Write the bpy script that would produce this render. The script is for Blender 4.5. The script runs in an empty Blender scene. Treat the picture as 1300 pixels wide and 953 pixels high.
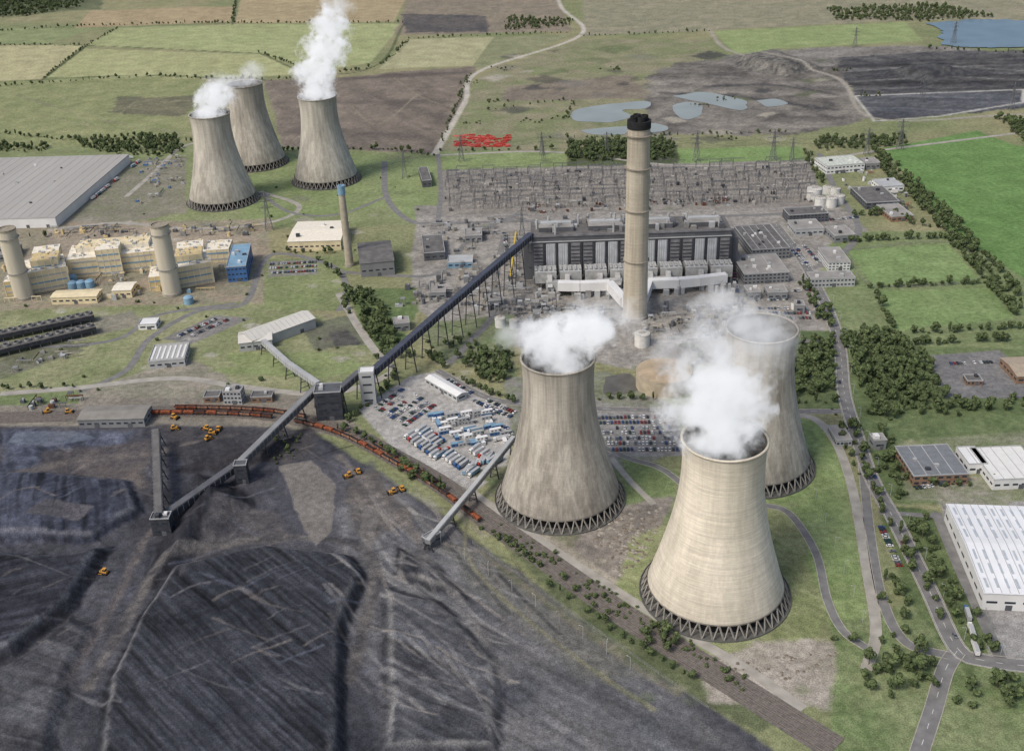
import bpy, math, random, numpy as np
from mathutils import Vector, Matrix
random.seed(7)
R=random.random; U=random.uniform
D2R=math.radians
# ---- survey: site plan traced over the aerial view, turned into real ground metres -------------
FP=1362.;PIT=D2R(28.06);ROL=D2R(2.2);HC=446.
def G(px,py,h=0.):
    u=px-650.;v=py-476.5
    a=(u*math.cos(ROL)-v*math.sin(ROL))/FP; b=(u*math.sin(ROL)+v*math.cos(ROL))/FP
    dy=math.cos(PIT)-b*math.sin(PIT); dz=-math.sin(PIT)-b*math.cos(PIT)
    t=(h-HC)/dz
    return Vector((a*t,dy*t))
def G3(px,py,h): 
    p=G(px,py,h); return Vector((p.x,p.y,h))
def C(r,g,b,k=.92):
    f=lambda c:(c/255/12.92 if c/255<.04045 else ((c/255+.055)/1.055)**2.4)*k
    return (f(r),f(g),f(b))
# ---------------- materials
MC={}
def mat(name,col,rough=.85,amp=.22,scale=.3,st=(1,1,1),metal=0.):
    if name in MC: return MC[name]
    m=bpy.data.materials.new(name); m.use_nodes=True; N=m.node_tree.nodes; L=m.node_tree.links
    b=N['Principled BSDF']; b.inputs['Roughness'].default_value=rough; b.inputs['Metallic'].default_value=metal
    b.inputs['Specular IOR Level'].default_value=.3
    tc=N.new('ShaderNodeTexCoord'); mp=N.new('ShaderNodeMapping'); mp.inputs['Scale'].default_value=st
    nz=N.new('ShaderNodeTexNoise'); nz.inputs['Scale'].default_value=scale; nz.inputs['Detail'].default_value=4
    cr=N.new('ShaderNodeValToRGB'); e=cr.color_ramp.elements
    e[0].position=.32; e[1].position=.68
    e[0].color=tuple(c*(1-amp) for c in col)+(1,); e[1].color=tuple(min(1,c*(1+amp)) for c in col)+(1,)
    L.new(tc.outputs['Object'],mp.inputs['Vector']); L.new(mp.outputs[0],nz.inputs['Vector'])
    L.new(nz.outputs['Fac'],cr.inputs[0]); L.new(cr.outputs[0],b.inputs['Base Color'])
    MC[name]=m; return m
asphalt=mat('asphalt',C(120,119,117),.9,.2,.15)
lightroad=mat('light_track',C(160,156,147),.95,.2,.1)
kerbm=mat('kerb',C(165,160,150),.9)
paint=mat('road_paint',(.55,.55,.52),.7,.3,1)
steel=mat('galvanised_steel',C(138,138,136),.6,.2)
dark=mat('dark_steel',C(62,64,70),.7,.3)
vdark=mat('near_black',C(38,38,40),.9,.3)  # one near black, shared by tyres, tracks, flues and the tower drum
conc=mat('concrete',C(160,154,142),.9,.2,.2)
white=mat('white_cladding',C(222,222,220),.6,.08,.05,(1,1,.1))
grey=mat('grey_cladding',C(130,132,133),.7,.15,.05,(1,1,.1))
lgrey=mat('light_grey_cladding',C(172,174,174),.7,.12,.08)
dgrey=mat('dark_cladding',C(92,94,98),.7,.2,.08,(1,1,.2))
roofg=mat('weathered_roof',C(146,143,138),.85,.18,.08)
roofd=mat('dark_roof',C(104,102,100),.85,.25,.15)
cream=mat('cream_cladding',C(220,206,170),.7,.12,.1)
cream2=mat('pale_yellow_cladding',C(204,184,138),.7,.15,.1)
blue=mat('blue_cladding',C(70,108,158),.6,.15,.1)
lblue=mat('pale_blue_paint',C(125,158,180),.6,.15,.1)
brick=mat('brown_brick',C(138,112,92),.9,.2,.3)
glass=mat('window_glass',C(56,62,70),.2,.2,.2)
rust=mat('rust_red',C(142,82,56),.9,.4,.3)
rustd=mat('dark_rust',C(98,66,52),.9,.3,.3)
orange=mat('machine_yellow',C(200,146,62),.7,.25,1)
redp=mat('red_paint',C(176,58,48),.7,.25,.5)
coalm=mat('coal',C(44,44,48),.9,.4,.3)
ballast=mat('ballast',C(108,103,98),.95,.3,.4)
rail=mat('rail_steel',C(132,122,114),.5,.2,.5)
tank_w=mat('tank_white',C(213,212,206),.6,.12,.3)
tank_b=mat('tank_beige',C(182,170,148),.8,.18,.15)
tank_t=mat('tank_top',C(174,156,130),.8,.2,.08)
# ---------------- mesh builder
class MB:
    def __init__(s): s.v=[];s.f=[];s.m=[]
    def add(s,vs,fs,m=0):
        o=len(s.v); s.v+=[tuple(v) for v in vs]
        for f in fs: s.f.append(tuple(i+o for i in f)); s.m.append(m)
    def prism(s,pts,z0,z1,m=0,mt=None):
        n=len(pts); o=len(s.v)
        s.v+=[(p[0],p[1],z0) for p in pts]+[(p[0],p[1],z1) for p in pts]
        for i in range(n):
            j=(i+1)%n; s.f.append((o+i,o+j,o+n+j,o+n+i)); s.m.append(m)
        s.f.append(tuple(o+n+i for i in range(n))); s.m.append(m if mt is None else mt)
    def box(s,cx,cy,z0,z1,lx,ly,ang=0,m=0,mt=None):
        c,q=math.cos(ang),math.sin(ang)
        s.prism([(cx+a*lx/2*c-b*ly/2*q,cy+a*lx/2*q+b*ly/2*c) for a,b in((-1,-1),(1,-1),(1,1),(-1,1))],z0,z1,m,mt)
    def beam(s,a,b,w,h,m=0):
        a=Vector(a);b=Vector(b);d=(b-a).normalized()
        sd=d.cross(Vector((0,0,1)))
        sd=Vector((1,0,0)) if sd.length<1e-3 else sd.normalized()
        up=sd.cross(d); vs=[]
        for p in(a,b):
            for x,y in((-1,-1),(1,-1),(1,1),(-1,1)): vs.append(p+sd*x*w/2+up*y*h/2)
        s.add(vs,[(0,1,2,3),(7,6,5,4),(0,4,5,1),(1,5,6,2),(2,6,7,3),(3,7,4,0)],m)
    def rev(s,prof,n,m=0,cx=0,cy=0,cap=False):
        o=len(s.v)
        for r,z in prof:
            for i in range(n):
                t=2*math.pi*i/n; s.v.append((cx+r*math.cos(t),cy+r*math.sin(t),z))
        for k in range(len(prof)-1):
            for i in range(n):
                j=(i+1)%n; s.f.append((o+k*n+i,o+k*n+j,o+k*n+n+j,o+k*n+n+i)); s.m.append(m)
        if cap: s.f.append(tuple(o+(len(prof)-1)*n+i for i in range(n))); s.m.append(m)
    def build(s,name,mats,parent=None,smooth=False,loc=None,rz=0):
        me=bpy.data.meshes.new(name); me.from_pydata(s.v,[],s.f)
        for m in mats: me.materials.append(m)
        me.polygons.foreach_set('material_index',s.m)
        if smooth: me.polygons.foreach_set('use_smooth',[True]*len(s.f))
        me.update()
        return inst(name,me,parent,loc,rz)
def inst(name,me,parent=None,loc=None,rz=0,sc=None):
    o=bpy.data.objects.new(name,me); bpy.context.scene.collection.objects.link(o)
    if parent: o.parent=parent
    if loc is not None: o.location=loc
    o.rotation_euler=(0,0,rz)
    if sc is not None: o.scale=sc
    return o
def empty(name,loc=(0,0,0),rz=0): return inst(name,None,None,loc,rz)
# ---------------- numpy noise and ground painting
def vn(x,y,seed):
    xi=np.floor(x).astype(np.int64); yi=np.floor(y).astype(np.int64); xf=x-xi; yf=y-yi
    u=xf*xf*(3-2*xf); v=yf*yf*(3-2*yf)
    def h(a,b):
        n=(a*374761393+b*668265263+seed*974711)&0xffffffff
        n=((n^(n>>13))*127412617)&0xffffffff
        return ((n^(n>>16))&0xffff)/65535.
    return (h(xi,yi)*(1-u)+h(xi+1,yi)*u)*(1-v)+(h(xi,yi+1)*(1-u)+h(xi+1,yi+1)*u)*v
def fbm(x,y,sc,o=4,seed=0):
    s=0;a=1;t=0
    for k in range(o):
        s=s+a*vn(x/sc*2**k+17.3*k,y/sc*2**k-9.1*k,seed+k); t+=a; a*=.55
    return s/t
rowpx=np.linspace(1010,-120,940)
ys=np.array([G(650,p).y for p in rowpx]); ys=np.concatenate([[-800,-100,150],ys,[5500,7000,10000,16000,26000]])
aa=np.concatenate([[-12,-5,-2.5,-1.5],np.linspace(-1,1,1120),[1.5,2.5,5,12]])
X=(aa[None,:]*(100+.56*np.maximum(ys,150))[:,None]); Y=np.repeat(ys[:,None],len(aa),1)
nr,nc=X.shape; X=X.ravel();Y=Y.ravel()
NB=fbm(X,Y,160,4,1);NM=fbm(X,Y,35,5,11);NF=fbm(X,Y,7,4,21)
sm=lambda a:np.clip((a-.5)*2.6+.5,0,1)
NBs,NMs,NFs=sm(NB),sm(NM),sm(NF)
COL=np.zeros((len(X),3));Z=np.zeros(len(X))
def mix(a,b,t): return np.array(a)[None,:]*(1-t[:,None])+np.array(b)[None,:]*t[:,None]
COL[:]=mix(C(116,126,82),C(140,136,98),NBs)
def wpoly(pts): return [tuple(G(*p)) for p in pts]
def sdf(P,x,y):
    d=np.full(len(x),1e18); ins=np.zeros(len(x),bool); n=len(P)
    for i in range(n):
        ax,ay=P[i];bx,by=P[(i+1)%n]; ex,ey=bx-ax,by-ay; wx,wy=x-ax,y-ay
        t=np.clip((wx*ex+wy*ey)/(ex*ex+ey*ey+1e-9),0,1)
        d=np.minimum(d,(wx-ex*t)**2+(wy-ey*t)**2)
        if ay!=by:
            c=((ay>y)!=(by>y))&(x<(bx-ax)*(y-ay)/(by-ay)+ax); ins^=c
    d=np.sqrt(d); return np.where(ins,-d,d)
def pnt(pts,c1,c2=None,f=3,j=3,w=.5,h=0,hf=8,al=1.,stripe=None,world=None,rim=None):
    P=world or wpoly(pts); xs=[p[0] for p in P]; yy=[p[1] for p in P]; mg=max(f,j,hf)*2+5
    ix=np.nonzero((X>min(xs)-mg)&(X<max(xs)+mg)&(Y>min(yy)-mg)&(Y<max(yy)+mg))[0]
    d=sdf(P,X[ix],Y[ix])+(NM[ix]-.5)*2*j+(NF[ix]-.5)*j
    a=np.clip(.5-d/f,0,1)*al
    t=NMs[ix]*w+NFs[ix]*(1-w)
    c=mix(c1,c2 or c1,t)
    if stripe:   # rakes, plough lines, dozer passes: noise drawn out along one direction
        ang,per,amt=stripe; x_=X[ix];y_=Y[ix]
        q=(x_*math.cos(ang)+y_*math.sin(ang)+(NM[ix]-.5)*per*1.5)/per; l=(-x_*math.sin(ang)+y_*math.cos(ang))/(per*14)
        s_=vn(q*1.4,l,5)-.5+.7*(vn(q*3.3,l*1.7,6)-.5)+.4*(vn(q*.35,l*.6,9)-.5)
        c=c*np.clip(1+amt*2.2*s_,.3,2)[:,None]
        if h: zz=s_*min(.55,abs(h)*.08)
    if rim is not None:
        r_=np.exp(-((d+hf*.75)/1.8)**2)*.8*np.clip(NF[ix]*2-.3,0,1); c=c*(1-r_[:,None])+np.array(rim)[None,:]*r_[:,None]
        sk_=np.clip(1-np.abs(d+hf*.3)/(hf*.35),0,1)*.35; c=c*(1-sk_)[:,None]  # dark skirt: slope shading painted into the heap's foot
    COL[ix]=COL[ix]*(1-a[:,None])+c*a[:,None]
    if h: 
        k=np.clip(-d/hf,0,1); hh=h*k*k*(3-2*k)+(zz*k if stripe else 0)
        Z[ix]=np.maximum(Z[ix],hh)
def ln(pts,wd,c1,c2=None,f=2,j=1.5,al=1.,curve=True):
    P=[G(*p) for p in pts]
    if curve and len(P)>2: P=cr(P,20)
    xs=[p[0] for p in P]; yy=[p[1] for p in P]; mg=wd+f+j*2+2
    ix=np.nonzero((X>min(xs)-mg)&(X<max(xs)+mg)&(Y>min(yy)-mg)&(Y<max(yy)+mg))[0]
    x=X[ix];y=Y[ix];d=np.full(len(x),1e18)
    for i in range(len(P)-1):
        ax,ay=P[i];bx,by=P[i+1]; ex,ey=bx-ax,by-ay; wx,wy=x-ax,y-ay
        t=np.clip((wx*ex+wy*ey)/(ex*ex+ey*ey+1e-9),0,1)
        d=np.minimum(d,(wx-ex*t)**2+(wy-ey*t)**2)
    d=np.sqrt(d)-wd/2+(NM[ix]-.5)*2*j
    a=np.clip(.5-d/f,0,1)*al; c=mix(c1,c2 or c1,NFs[ix])
    COL[ix]=COL[ix]*(1-a[:,None])+c*a[:,None]
def cr(P,step=6):
    P=[Vector((p[0],p[1])) for p in P]; Q=[P[0]*2-P[1]]+P+[P[-1]*2-P[-2]]; out=[]
    for i in range(1,len(Q)-2):
        a,b,c,d=Q[i-1:i+3]; n=max(2,int((c-b).length/step))
        for k in range(n):
            t=k/n; out.append(.5*((2*b)+(c-a)*t+(2*a-5*b+4*c-d)*t*t+(3*b-a-3*c+d)*t**3))
    out.append(P[-1]); return out
dirt1,dirt2=C(104,94,82),C(134,122,104); tar=C(128,125,120); tar2=C(146,142,134)
# far fields
pnt([(-300,-60),(130,-20),(130,12),(-300,40)],C(84,94,66),C(108,114,80),6,8)
pnt([(115,14),(300,8),(292,28),(95,36)],C(152,136,100),C(162,146,110),4,2,stripe=(.4,30,.06))
pnt([(310,-20),(525,-20),(500,28),(298,30)],C(156,140,104),C(164,150,112),4,2,stripe=(1,30,.06))
pnt([(-200,34),(125,36),(60,56),(-200,58)],C(120,132,86),C(138,146,98),4,4)
pnt([(0,58),(105,57),(52,102),(-250,110),(-250,60)],C(160,156,112),C(172,166,122),4,3,stripe=(.3,20,.05))
pnt([(110,58),(150,36),(300,31),(512,30),(470,80),(400,92),(330,68)],C(142,152,98),C(158,162,110),4,3,stripe=(.9,24,.05))
pnt([(58,98),(108,62),(330,69),(398,94),(250,101)],C(150,154,102),C(162,164,114),4,3,stripe=(.2,20,.05))
pnt([(-250,112),(180,97),(262,102),(236,178),(150,190),(-250,200)],C(118,128,80),C(144,146,98),6,6)
pnt([(150,124),(250,122),(235,150),(140,142)],C(88,86,74),C(116,110,90),8,14,al=.8)
pnt([(335,102),(420,100),(520,90),(604,85),(590,130),(548,198),(360,195)],C(106,97,88),C(130,119,105),8,8,stripe=(.5,18,.1))
for a in[((440,100),(590,92),.8),((360,130),(560,130),.5),((380,165),(540,175),.6),((450,115),(570,150),.5)]:
    ln(a[:2],30,C(88,81,75),None,18,14,al=a[2])
pnt([(480,88),(520,50),(628,47),(600,83)],C(154,152,112),C(164,162,122),4,3,stripe=(.7,20,.05))
pnt([(628,47),(730,44),(612,88),(602,84)],C(120,126,88),C(140,140,104),4,4)
pnt([(525,-20),(700,-20),(725,40),(500,45)],C(120,112,96),C(142,130,110),6,8)
pnt([(510,18),(620,20),(618,40),(515,42)],C(72,72,74),C(104,98,92),5,8)
pnt([(740,-20),(1500,-20),(1500,28),(1160,26),(740,46)],C(124,124,98),C(148,142,116),6,12)
pnt([(612,95),(735,50),(900,50),(900,150),(720,195),(556,192)],C(118,126,84),C(138,132,104),6,10,w=.9)
pnt([(640,110),(800,95),(830,125),(640,128)],C(112,104,92),C(134,124,106),8,16)
pnt([(905,40),(1150,28),(1172,52),(985,62),(945,78)],C(124,142,86),C(142,154,98),4,4)
pnt([(820,100),(860,80),(1060,62),(1110,150),(1000,172),(820,170)],C(90,87,83),C(136,130,119),8,16,w=.6,stripe=(1.3,30,.25))
pnt([(900,72),(1050,60),(1200,58),(1260,66),(1060,82),(960,95)],C(140,136,128),C(100,97,92),6,10)
pnt([(1060,74),(1180,66),(1560,60),(1560,135),(1300,136),(1112,156),(1080,115)],C(56,58,62),C(94,92,90),6,10,stripe=(1.5,22,.4))
pnt([(1085,122),(1280,114),(1310,128),(1290,138),(1110,152)],C(66,70,78),C(98,99,102),4,5,stripe=(1.3,14,.3))
ln([(1085,122),(1200,118),(1300,114),(1300,130),(1190,148),(1110,154),(1085,122)],6,C(172,170,162),None,3,3,curve=False)
for a in[((1070,92),(1180,84),(1300,90)),((1080,104),(1200,98),(1300,102)),((1060,80),(1040,98),(1085,118)),((930,84),(1000,76),(1060,84)),((870,96),(960,100),(1050,112))]:
    ln(a,7,C(146,142,134),C(88,88,90),4,5,al=.65)
for a in[((1090,98),(1180,92),(1300,96)),((1120,110),(1220,106),(1290,108)),((1080,84),(1200,76),(1300,78)),((840,118),(940,124),(1060,140)),((900,110),(980,108),(1060,120))]:
    ln(a,16,C(46,47,52),C(70,70,72),9,8,al=.7)
pnt([(930,74),(985,64),(1045,86),(1000,98),(940,90)],C(66,66,66),C(132,128,118),6,8,w=.3,h=14,hf=40)
pnt([(1110,92),(1180,84),(1240,92),(1180,106)],C(52,54,58),C(90,90,90),6,8,w=.3,h=14,hf=40)
for k in range(50):
    x=U(620,1060);y=U(60,178);s=U(8,30)
    pnt([(x-s,y+U(-3,3)),(x,y-s*.2),(x+s,y+U(-3,3)),(x,y+s*.22)],random.choice([C(84,80,74),C(160,154,138),C(102,112,74),C(88,94,68),C(118,114,108),C(70,70,70)]),None,8,12,al=U(.4,.85))
pnt([(556,192),(720,192),(720,214),(562,217)],C(118,136,80),C(134,148,94),3,3)
pnt([(855,189),(1018,186),(1024,205),(858,208)],C(110,138,74),C(122,146,84),3,2)
pnt([(720,190),(860,184),(862,212),(720,214)],C(68,80,50),C(90,98,66),4,3)
pnt([(1122,188),(1240,166),(1290,185),(1560,200),(1560,420),(1305,358),(1205,292)],C(90,126,60),C(102,136,70),3,2,stripe=(.5,9,.05))
pnt([(1290,150),(1560,150),(1560,215),(1300,190)],C(104,124,72),C(120,134,86),4,6)
pnt([(-250,198),(240,180),(560,196),(562,285),(-100,300)],C(112,126,76),C(134,140,98),4,6)
pnt([(160,205),(236,200),(236,270),(140,285),(75,280)],C(134,128,115),C(114,118,90),3,3)
pnt([(330,195),(490,195),(488,262),(330,285),(300,285)],C(112,130,76),C(132,144,94),4,4)
pnt([(487,203),(556,200),(552,285),(500,275),(488,250)],C(118,134,82),C(132,146,94),3,3)
# site ground
pnt([(528,262),(1060,256),(1110,300),(1045,430),(1000,455),(800,470),(560,420),(520,380)],C(126,122,115),C(156,151,142),3,4,w=.3)
pnt([(556,216),(1030,203),(1046,262),(558,274)],C(122,118,112),C(142,136,126),2,1.5,w=.3,stripe=(1.57,9,.08))
pnt([(-60,285),(345,278),(335,385),(-60,398)],C(150,134,114),C(130,130,106),3,4,w=.5)
pnt([(60,290),(220,288),(330,300),(320,335),(60,330)],C(158,145,123),C(142,131,115),3,3)
pnt([(-60,396),(310,384),(440,410),(480,455),(470,500),(-60,518)],C(118,128,82),C(144,144,106),4,6,w=.6)
pnt([(335,330),(440,325),(445,395),(335,392)],C(112,126,76),C(130,138,92),3,3)
for q in range(4): pnt([(340,332+q*5.5),(404,330+q*5),(403,333+q*5),(339,335+q*5.5)],tar,None,2,1)
pnt([(205,430),(272,400),(318,404),(242,437)],tar,C(116,116,114),2,1.5)
pnt([(60,415),(165,395),(190,410),(75,436)],C(118,118,104),C(138,132,114),3,3)
pnt([(0,450),(90,430),(110,445),(0,480)],C(116,116,98),C(98,102,76),4,5)
pnt([(90,500),(240,455),(275,470),(330,500),(400,500),(400,520),(60,530)],C(144,136,122),C(124,124,104),3,4)
pnt([(262,470),(440,450),(470,470),(400,480),(300,475)],C(118,132,78),C(130,142,92),3,3)
pnt([(290,448),(420,446),(445,452),(420,462),(300,466)],C(122,136,82),C(136,146,96),3,2)
pnt([(380,415),(440,400),(470,435),(400,445)],C(112,118,90),C(96,94,84),3,4)
pnt([(415,422),(440,418),(460,437),(425,440)],C(66,68,68),C(92,90,84),3,4)
pnt([(440,368),(530,365),(530,395),(500,455),(470,440)],C(88,108,62),C(112,126,78),3,3)
pnt([(528,410),(650,400),(655,480),(560,455)],C(96,112,68),C(124,128,98),4,4)
pnt([(-200,506),(400,503),(440,528),(470,560),(380,545),(-200,545)],C(136,129,116),C(114,110,99),3,4)
pnt([(-200,500),(100,498),(100,512),(-200,520)],C(112,126,80),C(102,116,72),3,3)
# coal stocking ground
coal=[(-400,543),(280,540),(392,545),(440,575),(500,612),(560,652),(640,712),(740,795),(850,862),(1000,960),(1000,1090),(-500,1090)]
pnt(coal,C(52,54,62),C(80,80,86),4,3,w=.7,stripe=(.6,9,.18))
pnt([(470,590),(530,640),(600,690),(690,760),(840,860),(960,960),(900,1010),(560,1000),(470,860),(430,780),(420,650)],C(76,79,85),C(110,109,110),10,12,w=.8,stripe=(.85,6,.22))
pnt([(0,545),(180,545),(150,570),(0,600)],C(50,55,70),C(98,104,120),6,8,stripe=(.4,8,.4))
pnt([(60,575),(190,560),(190,620),(60,640)],C(70,68,72),C(108,100,95),8,10,w=.7)
pnt([(430,600),(475,600),(520,650),(470,690),(440,660)],C(108,102,96),C(72,71,72),8,10,w=.4)
pnt([(560,690),(620,695),(820,860),(740,862),(590,740)],C(82,85,85),C(112,110,104),8,8)
pnt([(200,540),(400,545),(390,580),(240,600)],C(82,79,80),C(54,55,60),6,10,w=.6)
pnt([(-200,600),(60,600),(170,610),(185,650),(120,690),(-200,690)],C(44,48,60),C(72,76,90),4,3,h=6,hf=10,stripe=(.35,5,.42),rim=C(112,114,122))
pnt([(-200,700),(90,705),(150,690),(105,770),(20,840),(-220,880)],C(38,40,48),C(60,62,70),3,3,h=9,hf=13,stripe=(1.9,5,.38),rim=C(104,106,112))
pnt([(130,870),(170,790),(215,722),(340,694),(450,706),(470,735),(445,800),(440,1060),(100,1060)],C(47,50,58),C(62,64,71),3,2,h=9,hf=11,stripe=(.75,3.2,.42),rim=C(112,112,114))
pnt([(205,680),(250,600),(290,610),(330,640),(290,680),(220,735),(170,760)],C(33,34,40),C(54,55,61),5,5,h=12,hf=26,stripe=(.2,5,.35))
pnt([(215,600),(270,575),(330,560),(380,555),(350,585),(280,600)],C(34,34,39),C(60,59,63),5,5,h=5,hf=10)
pnt([(30,830),(90,780),(130,800),(100,862),(60,1000),(-100,1000),(-100,900)],C(54,56,62),C(84,84,88),4,4,h=5,hf=10,stripe=(1.2,5,.3))
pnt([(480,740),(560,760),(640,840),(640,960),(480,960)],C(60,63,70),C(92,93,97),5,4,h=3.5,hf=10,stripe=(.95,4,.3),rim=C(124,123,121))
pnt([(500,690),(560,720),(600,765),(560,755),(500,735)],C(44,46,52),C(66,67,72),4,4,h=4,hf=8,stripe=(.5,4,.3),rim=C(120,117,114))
pnt([(280,640),(350,650),(372,690),(300,690),(250,710),(230,745)],C(68,67,71),C(102,98,97),5,6)
for i in range(110):
    t=U(0,1); x=U(400,540)+t*110;y=U(600,880); a=U(.3,1.4);l=U(30,120)
    p_=[(x,y),(x+l*.4*a,y+l*.35),(x+l*a,y+l*U(.5,.9))]; c_=random.choice([C(134,132,130),C(40,41,47),C(138,131,124)]); al=U(.3,.75)
    for o in(0,3.2): ln([(u_+o,v_) for u_,v_ in p_],.9,c_,None,1.2,1,al=al)
for i in range(120):
    x=U(-20,460);y=U(550,900); l=U(20,80);s=random.choice([1,1,-1])
    ln([(x,y),(x+l*.5,y-s*l*.25+U(-4,4)),(x+l,y-s*l*.4)],U(.7,2.0),random.choice([C(108,108,112),C(32,32,38),C(92,97,112),C(118,111,106)]),None,1.3,2,al=U(.25,.6))
ln([(445,862),(468,770),(476,725),(450,690),(330,684),(212,712),(170,772),(112,870)],9,C(104,100,97),C(68,67,69),3,3,al=.9)
ln([(200,668),(180,690),(160,735),(125,800),(85,870)],7,C(108,101,98),C(84,81,82),3,3,al=.85)
ln([(520,700),(545,715),(600,790),(640,862)],6,C(126,123,119),C(84,84,87),3,3,al=.75)
ln([(430,580),(500,650),(540,690)],7,C(122,115,109),C(90,87,86),4,4,al=.8)
ln([(20,600),(90,585),(190,575),(230,565),(300,552)],6,C(112,104,98),C(84,81,81),4,4,al=.7)
pud=[[(356,592),(395,584),(428,612),(424,676),(400,694),(384,672),(372,640)],[(20,548),(95,546),(120,556),(60,566),(10,562)],[(60,640),(120,652),(100,668),(30,660)],[(458,640),(482,650),(478,674),(462,668)]]
for k,p_ in enumerate(pud): pnt(p_,[C(122,117,111),C(86,94,110),C(88,86,90),C(112,108,104)][k],[C(112,108,103),C(104,110,122),C(74,74,80),C(96,94,92)][k],1.5,3)
ln([(600,640),(590,700),(650,770),(760,855),(830,900)],3,C(128,124,98),C(104,106,82),2,2,al=.8)
ln([(610,700),(700,770),(800,840),(860,880)],5,C(98,102,76),C(118,112,94),3,3,al=.7)
# vehicle yard, rail margin, tower surrounds
pnt([(455,520),(520,478),(560,470),(660,520),(652,560),(640,600),(600,625),(555,600),(500,572)],C(154,152,147),C(170,167,161),2,1)
pnt([(640,480),(770,470),(860,520),(880,560),(800,600),(650,560)],C(132,130,125),C(112,120,86),2,2)
pnt([(745,522),(858,520),(868,578),(772,580)],C(132,131,128),C(144,142,138),2,1)
pnt([(600,600),(650,590),(800,680),(880,700),(830,760),(700,690)],C(122,120,97),C(102,116,74),4,5,w=.6)
pnt([(790,575),(860,600),(850,660),(790,650)],C(104,122,72),C(118,132,86),3,3)
pnt([(745,650),(800,640),(852,632),(830,700),(790,745),(730,700)],C(112,106,99),C(144,136,125),4,5,w=.3)
pnt([(590,630),(640,640),(760,722),(860,790),(980,862),(1010,900),(920,870),(760,770),(620,665)],C(156,148,133),C(128,124,105),4,4,w=.4)
pnt([(610,655),(680,690),(800,770),(920,850),(1010,910),(960,930),(840,860),(700,755)],C(84,95,62),C(108,114,81),4,4)
pnt([(800,680),(860,660),(1000,640),(1058,770),(1010,835),(880,830),(780,760)],C(116,126,78),C(142,145,102),4,4,stripe=(.6,8,.08))
pnt([(960,520),(1040,535),(1075,600),(1105,790),(1060,805),(1010,650),(960,640)],C(112,134,74),C(132,147,92),3,3,stripe=(.2,7,.07))
pnt([(900,840),(960,815),(1090,815),(1110,830),(1060,900),(900,890)],C(166,158,146),C(140,134,119),4,5)
pnt([(1060,790),(1180,760),(1560,850),(1560,1090),(1050,1090)],C(97,117,68),C(126,135,92),4,5,stripe=(.9,9,.07))
pnt([(1000,420),(1070,420),(1085,520),(1000,525)],C(80,98,58),C(106,118,76),3,3)
pnt([(1062,420),(1200,425),(1560,440),(1560,640),(1115,640),(1085,520)],C(84,102,60),C(108,122,78),3,4)
pnt([(1060,295),(1205,292),(1310,360),(1560,430),(1560,450),(1160,440),(1070,430),(1035,355)],C(104,122,74),C(124,134,90),3,4)
pnt([(1075,318),(1205,309),(1243,354),(1108,362)],C(112,138,78),C(124,147,88),2,1.5,stripe=(0,6,.06))
pnt([(1115,369),(1255,366),(1288,404),(1136,419)],C(110,134,76),C(122,144,86),2,1.5,stripe=(0,6,.06))
pnt([(1172,452),(1268,444),(1300,470),(1560,470),(1560,505),(1200,505)],C(108,108,108),C(124,123,121),2,1)
pnt([(1140,560),(1320,545),(1320,640),(1150,635)],C(104,118,72),C(128,130,106),3,2)
pnt([(1195,640),(1560,625),(1560,850),(1265,850),(1210,720)],C(154,152,149),C(138,136,133),2,1)
pnt([(1115,640),(1190,650),(1265,800),(1230,860),(1150,760)],C(78,96,56),C(100,114,70),3,4)
pnt([(1175,600),(1290,610),(1280,645),(1190,640)],C(154,147,136),C(112,122,87),2,2)
for k in range(130):
    x=U(-20,1100);y=U(200,480);s=U(4,16)
    pnt([(x-s,y),(x,y-s*.3),(x+s,y),(x,y+s*.35)],random.choice([C(102,116,72),C(160,154,141),C(112,108,101),C(97,107,70),C(172,168,157)]),None,3.5,5,al=U(.3,.7))
for k in range(70):
    x=U(760,1300);y=U(540,900);s=U(4,14)
    pnt([(x-s,y),(x,y-s*.5),(x+s,y),(x,y+s*.5)],random.choice([C(100,114,68),C(154,150,119),C(92,106,64)]),None,3,5,al=U(.2,.5))
far=C(178,172,158)
ln([(700,-30),(712,8),(738,44),(610,90),(590,130),(552,196)],10,far,None,3,1)
ln([(738,44),(800,40),(900,38),(1300,10)],6,C(136,128,113),None,4,2)
ln([(900,38),(930,66),(1060,98),(1110,150),(1300,145)],8,C(154,148,134),None,4,3)
ln([(300,0),(295,32)],5,C(88,96,66),None,3,2);ln([(110,58),(50,104)],6,C(84,92,60),None,4,3)
ln([(330,68),(400,94),(480,82),(512,32)],6,C(88,96,62),None,4,3)
ln([(0,104),(180,96),(335,102)],6,C(88,96,62),None,4,4)
ln([(0,56),(110,58),(330,68)],5,C(88,96,62),None,4,3)
ln([(20,120),(120,150),(235,170)],4,C(126,120,100),None,3,3,al=.6)
for k in range(9): ln([(20+k*60+U(-9,9),100+U(0,60)),(60+k*60,110+U(0,60)),(110+k*60,105+U(0,60))],2.5,C(150,146,116),None,2,2,al=.45)
lum=COL@np.array([.3,.59,.11]); COL=(lum[:,None]+(COL-lum[:,None])*.84)*1.04  # all ground colours greyed and lifted, painting in haze
Z+=np.where(Y>2200,(NB-.5)*4*np.clip((Y-2200)/800,0,1),0)
nz_=np.where(sdf(wpoly(coal),X,Y)<-12,(NF-.5)*.9+(NM-.5)*2.4,0)
for p_ in pud: nz_*=np.clip(sdf(wpoly(p_),X,Y)/6,0,1)
Z+=nz_
me=bpy.data.meshes.new('ground'); nv=len(X)
me.vertices.add(nv); me.vertices.foreach_set('co',np.stack([X,Y,Z],1).astype(np.float32).ravel())
ii=(np.arange(nr-1)[:,None]*nc+np.arange(nc-1)[None,:]).ravel()
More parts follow.
